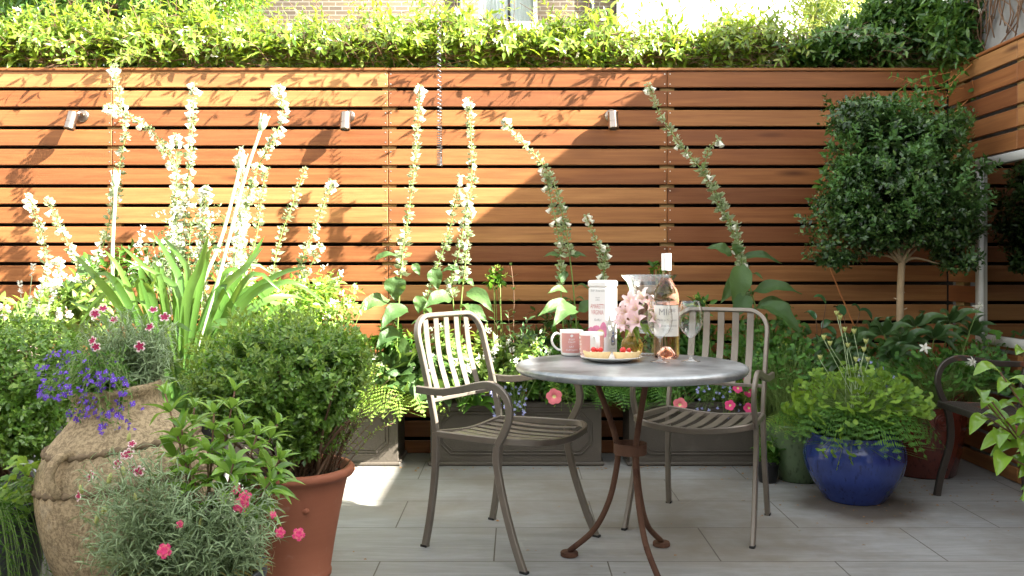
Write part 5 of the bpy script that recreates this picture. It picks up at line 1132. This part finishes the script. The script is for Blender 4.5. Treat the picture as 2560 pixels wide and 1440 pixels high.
# clumps of columbine
def columbine(label,c,R,n,r,mat,leaf=(.035,.06),name='columbine',h0=.3,down=-.1,cat='plant',drop=()):
    pb=plant(name,label,cat,c); ml=MB(); ms=MB(); R=np.asarray(R)
    u=sphere_dirs(n,r,down); s=r.uniform(.45,1,len(u))**.7; pos=c+A(0,0,h0)+u*s[:,None]*R
    pos=np.concatenate([pos]+[np.array(d).reshape(-1,3) for d in drop if len(d)]) if drop else pos
    for p in pos: 
        b=c+A(*(r.normal(0,.03,2)),0); tube(ms,[b,(b*.5+p*.5)+A(0,0,.05),p],.0012,.0009,4,7)
    k=len(pos); d=unit(pos-(c+A(0,0,h0-.1))); ld=unit(d*A(1,1,.1)+r.normal(0,.4,(k,3))+A(0,-.3,-.1)); up=unit(A(0,-1.3,.65)+r.normal(0,.45,(k,3)))
    scatter(ml,TRI,pos,ld,up,r.uniform(*leaf,k)); ml.build('leaves',mat,pb); ms.build('stems',M['stem'],pb); return pb
r=rs(45)
dr=[P(x+r.uniform(-14,14),y+r.uniform(-12,12),3.78) for x,y in((2085,1105),(2110,1100),(2130,1130),(2100,1140),(2075,1130),(2120,1145),(2080,1165),(2140,1085),(2160,1080),(2115,1075),(2095,1080),(2060,1120),(2150,1110))]
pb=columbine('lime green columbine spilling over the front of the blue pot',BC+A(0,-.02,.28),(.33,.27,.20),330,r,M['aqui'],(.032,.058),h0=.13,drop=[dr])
ms=MB()
for px,py in((2060,850),(2075,865),(2100,800),(2120,870),(2135,835),(2160,880),(2165,860),(2050,900),(2140,905),(2170,905),(2092,790),(2112,830)):
    mf=MB(); p=P(px,py,4.02); b=BC+A(r.normal(0,.04),0,.3); tube(ms,[b,(b+p)/2+A(r.normal(0,.015),0,0),p],.0017,.0012,5,10)
    for k in range(5): a=k*1.257; d=unit(A(math.cos(a)*.45,math.sin(a)*.45,1)); lathe(mf,[(.001,0),(.004,.006),(.0035,.018),(0,.028)],p,5,axis=d,caps=False)
    mf.build('seed_head',M['seed'],pb)
ms.build('flower_stems',M['pale_stem'],pb)
pb=fern('green fern fringing the rim of the blue pot',BC+A(0,0,.275),40,.40,rs(46),M['fern'],(.3,.9),.27,lift=.03)
fern('pale yellow green fern in the sage green pot',A(1.38,4.34,.27),16,.22,rs(47),M['fernl'],(-.1,.6))
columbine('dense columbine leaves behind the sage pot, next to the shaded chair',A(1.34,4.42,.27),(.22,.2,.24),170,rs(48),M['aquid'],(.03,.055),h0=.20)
columbine('tall leafy columbine with white flowers around the clipped tree',A(2.03,4.36,.36),(.44,.26,.19),330,rs(49),M['aquid'],(.034,.06),h0=.10)
columbine('columbine seedlings trailing behind the metal bench arm',A(2.28,4.42,.30),(.16,.22,.26),110,rs(50),M['aquid'],(.03,.055),h0=.2)
r=rs(51); wm=MB()
for k in range(5):
    a=k*1.257; d=A(math.cos(a),math.sin(a),0); strip(wm,[A(0,0,0),d*.5+A(0,0,.1),d*1.0+A(0,0,-.1)],.42,A(0,0,1),5,'ov'); strip(wm,[A(0,0,0),d*.28+A(0,0,.35),d*.45+A(0,0,.5)],.3,A(0,0,1),5,'ov'); tube(wm,[d*.15,d*.2+A(0,0,-.6),d*.35+A(0,0,-1.1)],.05,.02,5,6)
wmesh=wm.mesh('columbine petals',[M['white_fl']])
cf=plant('columbine','white spurred columbine blooms on wiry stems above the bench','flowers',A(2.1,4.3,.36)); ms=MB()
for px,py,Y,dx in((2450,765,4.25,.9),(2430,905,4.05,.4),(2312,870,4.2,-.2)):
    p=P(px,py,Y); b=A(2.1,4.3,.38); tube(ms,[b,(b+p)/2+A(0,0,.06),p],.0016,.0012,5,12); inst('flower',wmesh,cf,p,unit(A(dx,-.7,.3)),.030,0)
ms.build('stems',M['stem'],cf)
# hellebore and camellia clumps in the shade
def palmate(label,c,heads,r,mat,L=.15,n=7,w=.30,name='hellebore'):
    pb=plant(name,label,'plant',c); ml=MB(); ms=MB()
    for px,py,Y in heads:
        p=P(px,py,Y); b=c+A(*(r.normal(0,.02,2)),0); tube(ms,[b,(b+p)/2+A(0,0,.04),p],.004,.003,6,8)
        for k in range(n):
            a=(k-(n-1)/2)/(n-1)*4.6+r.normal(0,.1); d=unit(A(math.sin(a),-.35*math.cos(a)-.25,.55*math.cos(a)+.05)); l=L*(1-.1*abs(k-(n-1)/2))*r.uniform(.85,1.1)
            strip(ml,[p,p+d*l*.5+A(0,-.01,.02),p+d*l+A(0,-.02,-.015)],l*w,unit(A(d[0]*.2,-.8,.6)),9,'ov',.12,.015,cols=5,r=r)
    ml.build('leaves',mat,pb); ms.build('stems',M['stem'],pb)
palmate('dark hellebore with broad fingered leaves left of the tree trunk',A(1.72,4.72,.0),((2180,835,4.5),(2130,860,4.42),(2230,895,4.36),(2110,910,4.36),(2075,870,4.45)),rs(52),M['helle'])
palmate('dark broad leaved hellebore between the tree trunk and the mirror',A(2.12,4.74,.0),((2290,815,4.42),(2375,805,4.42),(2335,845,4.36),(2425,835,4.4),(2255,860,4.36),(2210,835,4.4)),rs(53),M['helle'],.16)
palmate('single hellebore leaf hanging over the front of the middle planter',root(1205,4.74),((1195,1012,4.62),),rs(54),M['fern'],.13,6,.34)
r=rs(55)
def camellia(label,c,tips,r,mat,L=.085,name='camellia',w=.46,per=6,rad=.004):
    pb=plant(name,label,'shrub',c); ml=MB(); ms=MB()
    for p in tips:
        m=(c+p)/2+A(*(r.normal(0,.03,2)),.05); s=cr([c,m,p],14); tube(ms,s,rad,rad*.5,6)
        for k in range(per):
            t=.45+.55*k/(per-1); o=s[int(t*13)]; T=unit(s[min(13,int(t*13)+1)]-s[int(t*13)-1]); az=k*2.4+r.uniform(0,.8); u=unit(np.cross(T,A(.2,.1,1))); v=np.cross(T,u); d=unit(math.cos(az)*u+math.sin(az)*v+T*.6+A(0,-.15,.1)); l=L*r.uniform(.7,1.15)
            strip(ml,[o,o+d*l*.5+A(0,0,l*.08),o+d*l-A(0,0,l*.28)],l*w,unit(A(0,-.5,1)),8,'ov',.2,.0,r=r)
    ml.build('leaves',mat,pb); ms.build('stems',M['brown_stem'],pb); return pb
camellia('dark glossy camellia left of the hellebores under the fence',A(1.62,4.66,.0),[P(x,y,4.5) for x,y in((2065,760),(2110,790),(2040,800),(2150,780),(2090,840),(2180,800),(2060,870))],r,M['camd'],.10)
camellia('glossy light green camellia leaves leaning in at the right edge',A(1.53,2.40,.255),[P(x,y,2.38+r.uniform(-.06,.06)) for x,y in((2500,930),(2450,985),(2530,960),(2470,1045),(2540,1020),(2505,1085),(2560,1100),(2520,1140),(2590,980),(2570,900),(2480,1005))],r,M['cam'],.085,per=7)
# upright camellia-like shrub behind the table
r=rs(56); c=root(1290,4.74); pb=plant('young_camellia','slim upright young shrub with paired leaves between the foxgloves and the mugs','shrub',c); ml=MB(); ms=MB()
shoot(ml,ms,[c,P(1283,850,4.7),P(1285,740,4.7),P(1278,665,4.7)],9,.055,LAN5,r,.004,.30,1.,.45,.7)
for (x,y) in((1330,840),(1350,870),(1240,850),(1320,800),(1250,900),(1300,900),(1360,830),(1235,800),(1340,900),(1270,780),(1380,880)): shoot(ml,ms,[P(1283,880,4.7),P((1283+x)/2,850,4.65),P(x,y,4.58+r.uniform(-.1,.1))],6,.056,LAN5,r,.002,.3,1.,.5,.7)
ml.build('leaves',M['helle'],pb); ms.build('stems',M['twig'],pb)
leafy('sedum','lime green flower cluster on a leafy stem left of the slim shrub',1240,690,4.75,(.05,.05,.05),16,LF,.05,M['fern'],rs(57),flow=M['limefl'],nf=8,fs=.012,per=4,nst=3)
leafy('hydrangea','sunlit white hydrangea seen through the chair back',1150,900,4.62,(.26,.13,.18),130,LF,.062,M['varieg'],rs(58),flow=M['white_fl'],nf=22,fs=.022,per=5)
leafy('hydrangea','white flowering bush just right of the chair back',1290,900,4.6,(.17,.14,.12),90,LF,.05,M['varieg'],rs(59),flow=M['white_fl'],nf=14,fs=.02,per=5)
leafy('hosta','broad leaved hosta behind the back rail of the sunlit chair',1060,930,4.6,(.24,.14,.13),60,grid_tmpl(.6,4,.7,.1,.4),.12,M['fox'],rs(60),per=3)
leafy('low_plant','low dark leaves along the middle planter under the table',1390,950,4.72,(.30,.12,.10),170,LF,.05,M['fern'],rs(61),per=5)
leafy('low_plant','dark filling foliage behind the right planter and shaded chair',1760,940,4.74,(.42,.13,.18),260,LF,.055,M['aquid'],rs(62),per=5)
leafy('alchemilla','lime flowered leafy plant behind the right side of the chair back',1930,890,4.62,(.13,.12,.14),80,LF,.05,M['aquid'],rs(63),flow=M['limefl'],nf=18,fs=.012,per=5)
leafy('hydrangea','leafy stem with lime buds behind the glass vase and wine glass',1745,770,4.7,(.05,.05,.06),18,LF,.055,M['aquid'],rs(64),flow=M['limefl'],nf=7,fs=.012,per=4,nst=3)
leafy('nettle','small pointed sprig peeping out above the hurricane vase',1645,668,4.7,(.03,.03,.03),6,LAN5,.06,M['fern'],rs(65),per=4,nst=2)
leafy('shrub','leafy green bush behind the tin and hurricane vase',1500,900,4.74,(.34,.12,.16),160,LF,.055,M['fern'],rs(66),per=5)
leafy('seedling','young leafy plant growing in the small black nursery pot',1925,1120,4.34,(.075,.06,.07),30,LF,.045,M['fern'],rs(67),base=.10,per=4,flow=M['limefl'],nf=2,fs=.008)
# trailing lobelia and petunias on the planters
pet=flower_mesh('petunia petals',[(0,-.35,0),(.22,-.12,0),(.65,.02,.05),(1.,.0,.16)],[M['salmon'],M['yellowc'],M['pink']],[1,0,0],40,5,0.)
pet2=flower_mesh('petunia petals pink',[(0,-.35,0),(.22,-.12,0),(.65,.02,.05),(1.,.0,.16)],[M['pink'],M['yellowc'],M['pink']],[1,0,0],40,5,0.)
lil=five('pale lobelia petals',[M['lilac'],M['white_fl'],M['stem']])
def trailing(label,c,pts,r,mesh,fl,s,nleaf=5,L=.018,mat='fern',name='lobelia',tm=LAN3,extra=()):
    pb=plant(name,label,'flowers',c); ml=MB(); ms=MB()
    for p in pts: shoot(ml,ms,[c+A(r.uniform(-.08,.08),r.uniform(-.03,.02),0),(c+p)/2+A(0,-.02,.07),p],nleaf,L,tm,r,.001,.1,.95,.6,.6,opp=False)
    ml.build('leaves',M[mat],pb); ms.build('stems',M['stem'],pb)
    for p,m_,q,d in fl: inst('flower',m_,pb,p,d,q,r.uniform(-.6,.6))
r=rs(68)
def lobset(n,x0,x1,y0,y1,Y): return [P(r.uniform(x0,x1),r.uniform(y0,y1),Y+r.uniform(-.06,.04)) for _ in range(n)]
def fd(): return unit(A(r.uniform(-.5,.5),-1,r.uniform(-.2,.6)))
q=lobset(46,1225,1315,965,1048,4.58); trailing('pale blue lobelia hanging over the middle planter by the chair arm',root(1270,4.74,SOIL+.02),q+lobset(30,1225,1320,960,1020,4.6),r,lil,[(p,lil,r.uniform(.010,.013),fd()) for p in q],.01)
q=lobset(34,1735,1850,955,1050,4.58); trailing('pale blue lobelia hanging over the right planter under the chair back',root(1790,4.74,SOIL+.02),q+lobset(40,1700,1850,960,1020,4.6),r,lil,[(p,lil,r.uniform(.009,.012),fd()) for p in q],.01)
q=lobset(34,2140,2250,890,1030,4.2); trailing('pale blue lobelia behind the fern on the right of the blue pot',A(1.72,4.36,.30),q+lobset(30,2140,2260,900,1020,4.22),r,lil,[(p,lil,r.uniform(.010,.013),fd()) for p in q],.01)
r=rs(69); q=[P(1385,990,4.52)]; trailing('salmon pink petunia bloom hanging on the middle planter',root(1400,4.74,SOIL+.02),lobset(26,1370,1430,965,1030,4.56)+q,r,pet,[(p+A(0,-.02,0),pet,.041,unit(A(-.1,-1,.15))) for p in q],.04,6,.026,'aqui','petunia')
q=[P(1700,1012,4.45)]; trailing('salmon petunia bloom seen through the seat of the shaded chair',root(1690,4.74,SOIL+.02),lobset(10,1670,1720,990,1020,4.52)+q,r,pet,[(p,pet,.036,unit(A(-.1,-1,.2))) for p in q],.04,6,.026,'aquid','petunia')
q=[P(1825,1013,4.45),P(1845,970,4.5),P(1873,980,4.5),P(1868,942,4.52),P(1872,1020,4.5)]; trailing('bright pink petunias scattered at the right end of the right planter',root(1850,4.72,SOIL+.02),lobset(40,1810,1900,940,1040,4.52)+q,r,pet2,[(p,pet2,.027,fd()) for p in q],.04,6,.026,'aqui','petunia')

leafy('bed_plant','mid green leafy plant at fence foot behind the sunlit chair',980,880,4.78,(.20,.1,.14),70,LF,.065,M['fern'],rs(91),per=5)
leafy('bed_plant','leafy stems behind the mugs at the fence foot',1360,860,4.8,(.16,.08,.20),60,LAN5,.065,M['helle'],rs(92),per=5)
leafy('bed_plant','leafy mass behind the bottle and the shaded chair back',1700,850,4.8,(.22,.08,.16),90,LF,.06,M['aquid'],rs(93),per=5)
columbine('tall columbine rising between the shaded chair and the blue pot',A(1.33,4.66,.0),(.24,.14,.22),170,rs(94),M['aquid'],(.032,.058),h0=.60)
columbine('columbine leaves at the fence foot behind the blue pot',A(1.80,4.68,.0),(.26,.14,.18),150,rs(95),M['aquid'],(.032,.056),h0=.50)
leafy('bed_plant','sunlit low leaves between the trough planters and the box ball',870,930,4.55,(.16,.1,.13),70,LF,.05,M['varieg'],rs(96),flow=M['white_fl'],nf=8,fs=.016,per=5)
# ------------------------------------------------------------------ clipped tree, climbers, hedge, far trees
r=rs(71); c=A(1.945,4.50,.36); tr=plant('clipped_tree','clipped small leaved standard tree with a bare pale trunk in the right corner','tree',c)
Yt=4.50; mb=MB()
tube(mb,[c,P(2252,900,Yt),P(2250,780,Yt),P(2252,700,Yt),P(2256,640,Yt)],.0195,.0165,12,24)
for x,y,s in((2235,745,-1),(2262,730,1),(2268,770,1)): p=P(x,y,Yt-.01); tube(mb,[P(2251,y+8,Yt),p],.005,.003,6,3)
for (x,y,dy) in((2190,600,-.1),(2320,590,-.1),(2140,640,.05),(2350,660,0),(2230,480,.1),(2290,450,-.05),(2180,380,0),(2330,400,.1),(2100,560,0),(2400,560,.05),(2260,330,0),(2150,300,.05),(2330,280,0),(2380,480,-.1),(2210,520,-.15)):
    p=P(x,y,Yt+dy); tube(mb,[P(2254,660,Yt),P((2254*2+x)/3,(650*2+y)/3-8,Yt+dy*.4),p],.009,.003,7,12)
mb.build('trunk',M['bark'],tr)
mb=MB()
for (x,y,rx,ry,rz,n,dy) in((2265,550,.36,.27,.18,1200,0),(2170,570,.25,.2,.15,450,-.05),(2370,570,.17,.2,.17,380,.02),(2250,420,.30,.25,.14,850,0),(2140,430,.15,.15,.10,220,0),(2345,440,.16,.17,.12,260,0),(2240,320,.27,.22,.11,560,.05),(2130,300,.15,.15,.09,210,0),(2340,330,.17,.17,.08,220,.03),(2180,265,.16,.14,.07,200,.05),(2090,640,.11,.12,.06,110,-.05),(2255,490,.30,.24,.14,620,.03),(2235,370,.25,.22,.12,420,.03),(2100,500,.13,.14,.12,190,-.02),(2400,650,.10,.14,.08,120,0)):
    blob(mb,P(x,y,Yt+dy),(rx,ry,rz),int(n*.62),TINY,.030,r,8,.085,.30,.35,a=.65,var=.45)
mb.build('crown',M['boxdark'],tr)
mb=MB()
for _ in range(75):
    u=sphere_dirs(1,r,-.4)[0]; u[1]=-abs(u[1]); p=P(2262,470,Yt)+u*A(.42,.28,.45)*r.uniform(.75,1.08); d=unit(u+A(0,-.2,.5)+r.normal(0,.3,3))
    k=r.randint(4,9); tp=p+r.normal(0,.02,(k,3)); twigs(mb,tp,np.repeat(d[None],k,0)+r.normal(0,.3,(k,3)),TINY,.034,7,.07,r,fwd=.7)
mb.build('new_growth',M['newleaf'],tr)
# slender climber on the fence, left of the tree
def climber(label,paths,r,mat,L=.04,n=10,Y=4.9,stem='redstem',tm=OV5,name='climber',base=None,rad=.002):
    pb=plant(name,label,'vine',P(*paths[0][0],Y) if base is None else base); ml=MB(); ms=MB()
    for pts in paths: shoot(ml,ms,[P(x,y,Y+r.uniform(-.04,.02)) for x,y in pts],n,L,tm,r,rad,.15,1.,.25,.8,opp=True,seg=24)
    ml.build('leaves',mat,pb); ms.build('stems',M[stem],pb)
r=rs(72)
pb=plant('climber','thin orange stemmed climber running up the fence left of the clipped tree','vine',P(2160,880,4.7)); ml=MB(); ms=MB()
pts=[P(x,y,4.75) for x,y in((2160,880),(2125,790),(2095,720),(2065,640),(2045,560),(2040,510),(2052,470),(2075,410),(2085,360))]; s=cr(pts,60); tube(ms,s,.0042,.003,6)
for t in(.62,.66,.70,.74,.79,.83,.87,.91,.95,.99):
    for _ in range(4): scatter(ml,OV5,s[int(t*59)][None]+r.normal(0,.012,(1,3)),unit(A(r.uniform(-1,.4),-.4,r.uniform(-.5,.5)))[None],unit(A(r.uniform(-.3,.3),-.8,.6))[None],r.uniform(.03,.055))
ml.build('leaves',M['fern'],pb); ms.build('stems',M['redstem'],pb)
r=rs(73)
climber('leafy climber with orange stems draped over the fence corner',[[(2420,170),(2330,215),(2230,190)],[(2400,190),(2330,240),(2260,260)],[(2390,230),(2300,270),(2230,300)],[(2420,250),(2370,290),(2300,300)],[(2440,170),(2400,130),(2390,90)],[(2430,200),(2440,260),(2420,330)],[(2380,180),(2290,200),(2240,230)],[(2410,220),(2340,225),(2210,250)],[(2430,160),(2380,210),(2350,300)]],r,M['aquid'],.045,11,4.72)
# hedge of jasmine over the fence
def hedge(label,prof,n,r,mat,Y0,Y1,L,per=6,z0=2.08,name='jasmine_hedge',nsh=40,flow=0,shade=False,tm=LAN3):
    xs=np.array([p[0] for p in prof],float); ys=np.array([p[1] for p in prof],float); Ym=(Y0+Y1)/2
    x0,x1=(xs[0]-CX)*Ym/F,(xs[-1]-CX)*Ym/F; c=A((x0+x1)/2,Ym,z0); pb=plant(name,label,'hedge',c); mb=MB()
    px=r.uniform(xs[0],xs[-1],n); top=np.interp(px,xs,ys)+r.normal(0,9,n)+14*np.sin(px*.045)+8*np.sin(px*.11+2)
    v=r.uniform(0,1,n)**.75; Y=r.uniform(Y0,Y1,n); Y=np.where(r.uniform(size=n)<.45,Y0+(Y-Y0)*.25,Y)
    py=top+(172-top)*(1-v)*1.06; tips=np.stack([(px-CX)*Ym/F,Y-.05*np.sin(v*PI),H-(py-CY)*Ym/F],1)
    fr=(Y-Y0)/(Y1-Y0); d=unit(np.stack([r.normal(0,.6,n),-.9*(1-fr)+.2*fr+r.normal(0,.4,n),.25+v*.9+r.normal(0,.3,n)],1))
    twigs(mb,tips,d,tm,L,per,.13,r,fwd=.55,var=.45,upb=.9); ml=mb; ms=MB()
    for i in range(nsh):
        x=r.uniform(xs[0],xs[-1]); t=np.interp(x,xs,ys); Y_=r.uniform(Y0,Y1); b=P(x,t+70,Ym); b[1]=Y_; h=r.uniform(.12,.36); p=b+A(r.normal(0,.12),r.normal(-.03,.06),h+.1); shoot(ml,ms,[b,(b+p)/2+A(r.normal(0,.03),0,.04),p],7,L*.85,tm,r,.0022,.3,1.,.5,.7)
    for i in range(int(nsh*.8)):                      # sprays hanging out over the front of the fence
        x=r.uniform(xs[0],xs[-1]); b=P(x,150,5.10); b[2]=2.17+r.uniform(0,.15); p=A(b[0]+r.normal(0,.09),r.uniform(4.72,4.97),b[2]+r.uniform(-.02,.10)); shoot(ml,ms,[b,(b+p)/2+A(0,0,.05),p],6,L*.85,tm,r,.002,.3,1.,.5,.7)
    for i in range(nsh*3): x=r.uniform(xs[0],xs[-1]); b=P(x,r.uniform(105,168),Y0+.05); tube(ms,[b,b+A(r.normal(0,.12),-.03,r.normal(.03,.05)),b+A(r.normal(0,.25),-.03+r.normal(0,.03),r.normal(.06,.07))],.0028,.0014,5,8)
    mb.build('foliage',mat,pb); ms.build('branches',M['twig'],pb)
    mb=MB(); k=n//3; px=r.uniform(xs[0],xs[-1],k); tp=np.interp(px,xs,ys); v=r.uniform(0,.8,k); py=tp+(176-tp)*(1-v); Yb=Y1-.12; itips=np.stack([(px-CX)*Yb/F,Yb+r.uniform(-.08,.12,k),H-(py-CY)*Yb/F-.05],1); twigs(mb,itips,unit(r.normal(size=(k,3))+A(0,-.3,.3)),OV3,.075,7,.14,r); mb.build('inner_foliage',M['boxdark'],pb)  # dark leaf layer added to colour in the shaded depth of the hedge
    if flow:
        k=r.choice(n,flow)
        for o in tips[k]:
            mf=MB(); m=8; dd=unit(r.normal(size=(m,3))+A(0,-.9,.3)); scatter(mf,TINY,o+A(0,-.05,0)+dd*.004,dd,perp(dd,r),.022); mf.build('flower_head',M['white_fl'],pb)
    return pb
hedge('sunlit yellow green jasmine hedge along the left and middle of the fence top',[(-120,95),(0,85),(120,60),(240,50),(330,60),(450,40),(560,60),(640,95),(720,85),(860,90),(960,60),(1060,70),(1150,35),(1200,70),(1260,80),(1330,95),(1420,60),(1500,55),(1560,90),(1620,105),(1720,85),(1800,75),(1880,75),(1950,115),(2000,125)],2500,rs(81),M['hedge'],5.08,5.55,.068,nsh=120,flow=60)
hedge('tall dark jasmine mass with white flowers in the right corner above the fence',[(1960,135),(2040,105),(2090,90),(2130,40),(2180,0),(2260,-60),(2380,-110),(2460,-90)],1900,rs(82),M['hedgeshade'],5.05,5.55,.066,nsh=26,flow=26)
leafy('bamboo','feathery pale bush rising behind the hedge before the white building',1840,100,5.9,(.22,.2,.16),110,LIN4,.14,M['hedge'],rs(83),base=1.6,per=6,tl=.1,nst=4)
leafy('willow_tree','pale sunlit willow foliage beside the white post',2080,20,9.,(.55,.5,.9),420,LIN4,.15,M['willow'],rs(84),base=0.,per=7,tl=.3,nst=10,cat='tree')
# vines hanging on the boundary wall
r=rs(85); pb=plant('bare_vines','tangle of bare brown vines on the grey wall in the top right corner','vine',A(2.44,4.6,2.2)); ms=MB()
for i in range(34):
    y=r.uniform(4.25,4.9); z=r.uniform(2.15,2.35); tube(ms,[A(2.46,y,z),A(2.44+r.normal(0,.02),y+r.normal(0,.08),z+.15),A(2.44+r.normal(0,.03),y+r.normal(.03,.14),z+.35),A(2.42,y+r.normal(.05,.2),z+.55)],.0035,.002,5,12)
ms.build('stems',M['twig'],pb)
def tree(label,px,py,Y,R,n,r,mat,L=.09,tm=LAN3,trunk=.09,bl=5):
    p=P(px,py,Y); b=A(p[0],Y,0); pb=plant('tree',label,'tree',b,'trees behind the hedge'); mb=MB(); R=np.asarray(R)
    tips=blob(mb,p,R,n,tm,L,r,8,.28,.5,.4,a=.4)
    for k in range(bl): 
        u=sphere_dirs(1,r,-.3)[0]; blob(mb,p+u*R*.75,R*.5,n//4,tm,L,r,8,.25,.5,.4,a=.4)
    mb.build('crown',mat,pb); mb=MB(); tube(mb,[b,b+A(.05,0,p[2]*.5),p+A(0,0,-R[2]*.3)],trunk,trunk*.5,10,16)
    for q in tips[::max(1,len(tips)//14)]: tube(mb,[p+A(0,0,-R[2]*.5),(p+q)/2,q],trunk*.35,.01,6,8)
    mb.build('trunk',M['twig'],pb)
tree('bushy dark green tree behind the hedge in the top left corner',300,-60,8.0,(1.1,.9,.75),900,rs(86),M['tree'],.085)
tree('bright leafy tree next to the brick house, left of the wall',500,-30,9.5,(.75,.7,.8),600,rs(87),M['hedge'],.085)
tree('shaded tree at the far left edge behind the hedge',20,-60,9.0,(1.2,1.,1.0),800,rs(88),M['tree'],.09)

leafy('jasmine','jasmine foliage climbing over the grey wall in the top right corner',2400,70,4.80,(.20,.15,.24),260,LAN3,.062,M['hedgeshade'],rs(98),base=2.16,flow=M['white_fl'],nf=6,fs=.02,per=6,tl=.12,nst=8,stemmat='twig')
# ------------------------------------------------------------------ camera, light, render settings
cd=bpy.data.cameras.new('camera'); cam=bpy.data.objects.new('camera',cd); COL.objects.link(cam); sc.camera=cam
cam.location=(0,0,H); cam.rotation_euler=(PI/2,0,0); cd.sensor_width=36; cd.lens=36*F/2560; cd.shift_x=(1280-CX)/2560; cd.shift_y=-(720-CY)/2560; cd.clip_end=500; cd.clip_start=.05
SUN=unit(A(1,-.40,.78))
w=bpy.data.worlds.new('World'); sc.world=w; w.use_nodes=True; nt=w.node_tree; bg=nt.nodes['Background']
sky=nt.nodes.new('ShaderNodeTexSky'); sky.sky_type='NISHITA'; sky.sun_disc=False; sky.sun_elevation=math.asin(SUN[2]); sky.sun_rotation=math.atan2(SUN[0],SUN[1]); sky.air_density=1.; sky.dust_density=1.5
hs=nt.nodes.new('ShaderNodeHueSaturation'); hs.inputs['Saturation'].default_value=.28; nt.links.new(sky.outputs[0],hs.inputs['Color'])
mx=nt.nodes.new('ShaderNodeMix'); mx.data_type='RGBA'; mx.blend_type='MULTIPLY'; mx.inputs[0].default_value=1.; mx.inputs[7].default_value=(1.,.965,.90,1); nt.links.new(hs.outputs[0],mx.inputs[6]); nt.links.new(mx.outputs[2],bg.inputs[0]); bg.inputs[1].default_value=.12
sl=bpy.data.lights.new('sun','SUN'); sl.energy=5.0; sl.angle=math.radians(.55); sl.color=(1,.94,.84); so=bpy.data.objects.new('sun',sl); COL.objects.link(so)
so.rotation_euler=Vector(SUN).to_track_quat('Z','Y').to_euler(); so.location=(6,-2,6)
sc.view_settings.view_transform='Standard'; sc.view_settings.look='None'; sc.view_settings.gamma=1; sc.view_settings.exposure=3.05
sc.cycles.transparent_max_bounces=24; sc.cycles.max_bounces=10; sc.cycles.diffuse_bounces=4; sc.cycles.transmission_bounces=10; sc.cycles.glossy_bounces=5
sc.cycles.use_denoising=True; sc.cycles.sample_clamp_indirect=6; sc.cycles.use_adaptive_sampling=True; sc.cycles.adaptive_threshold=.02
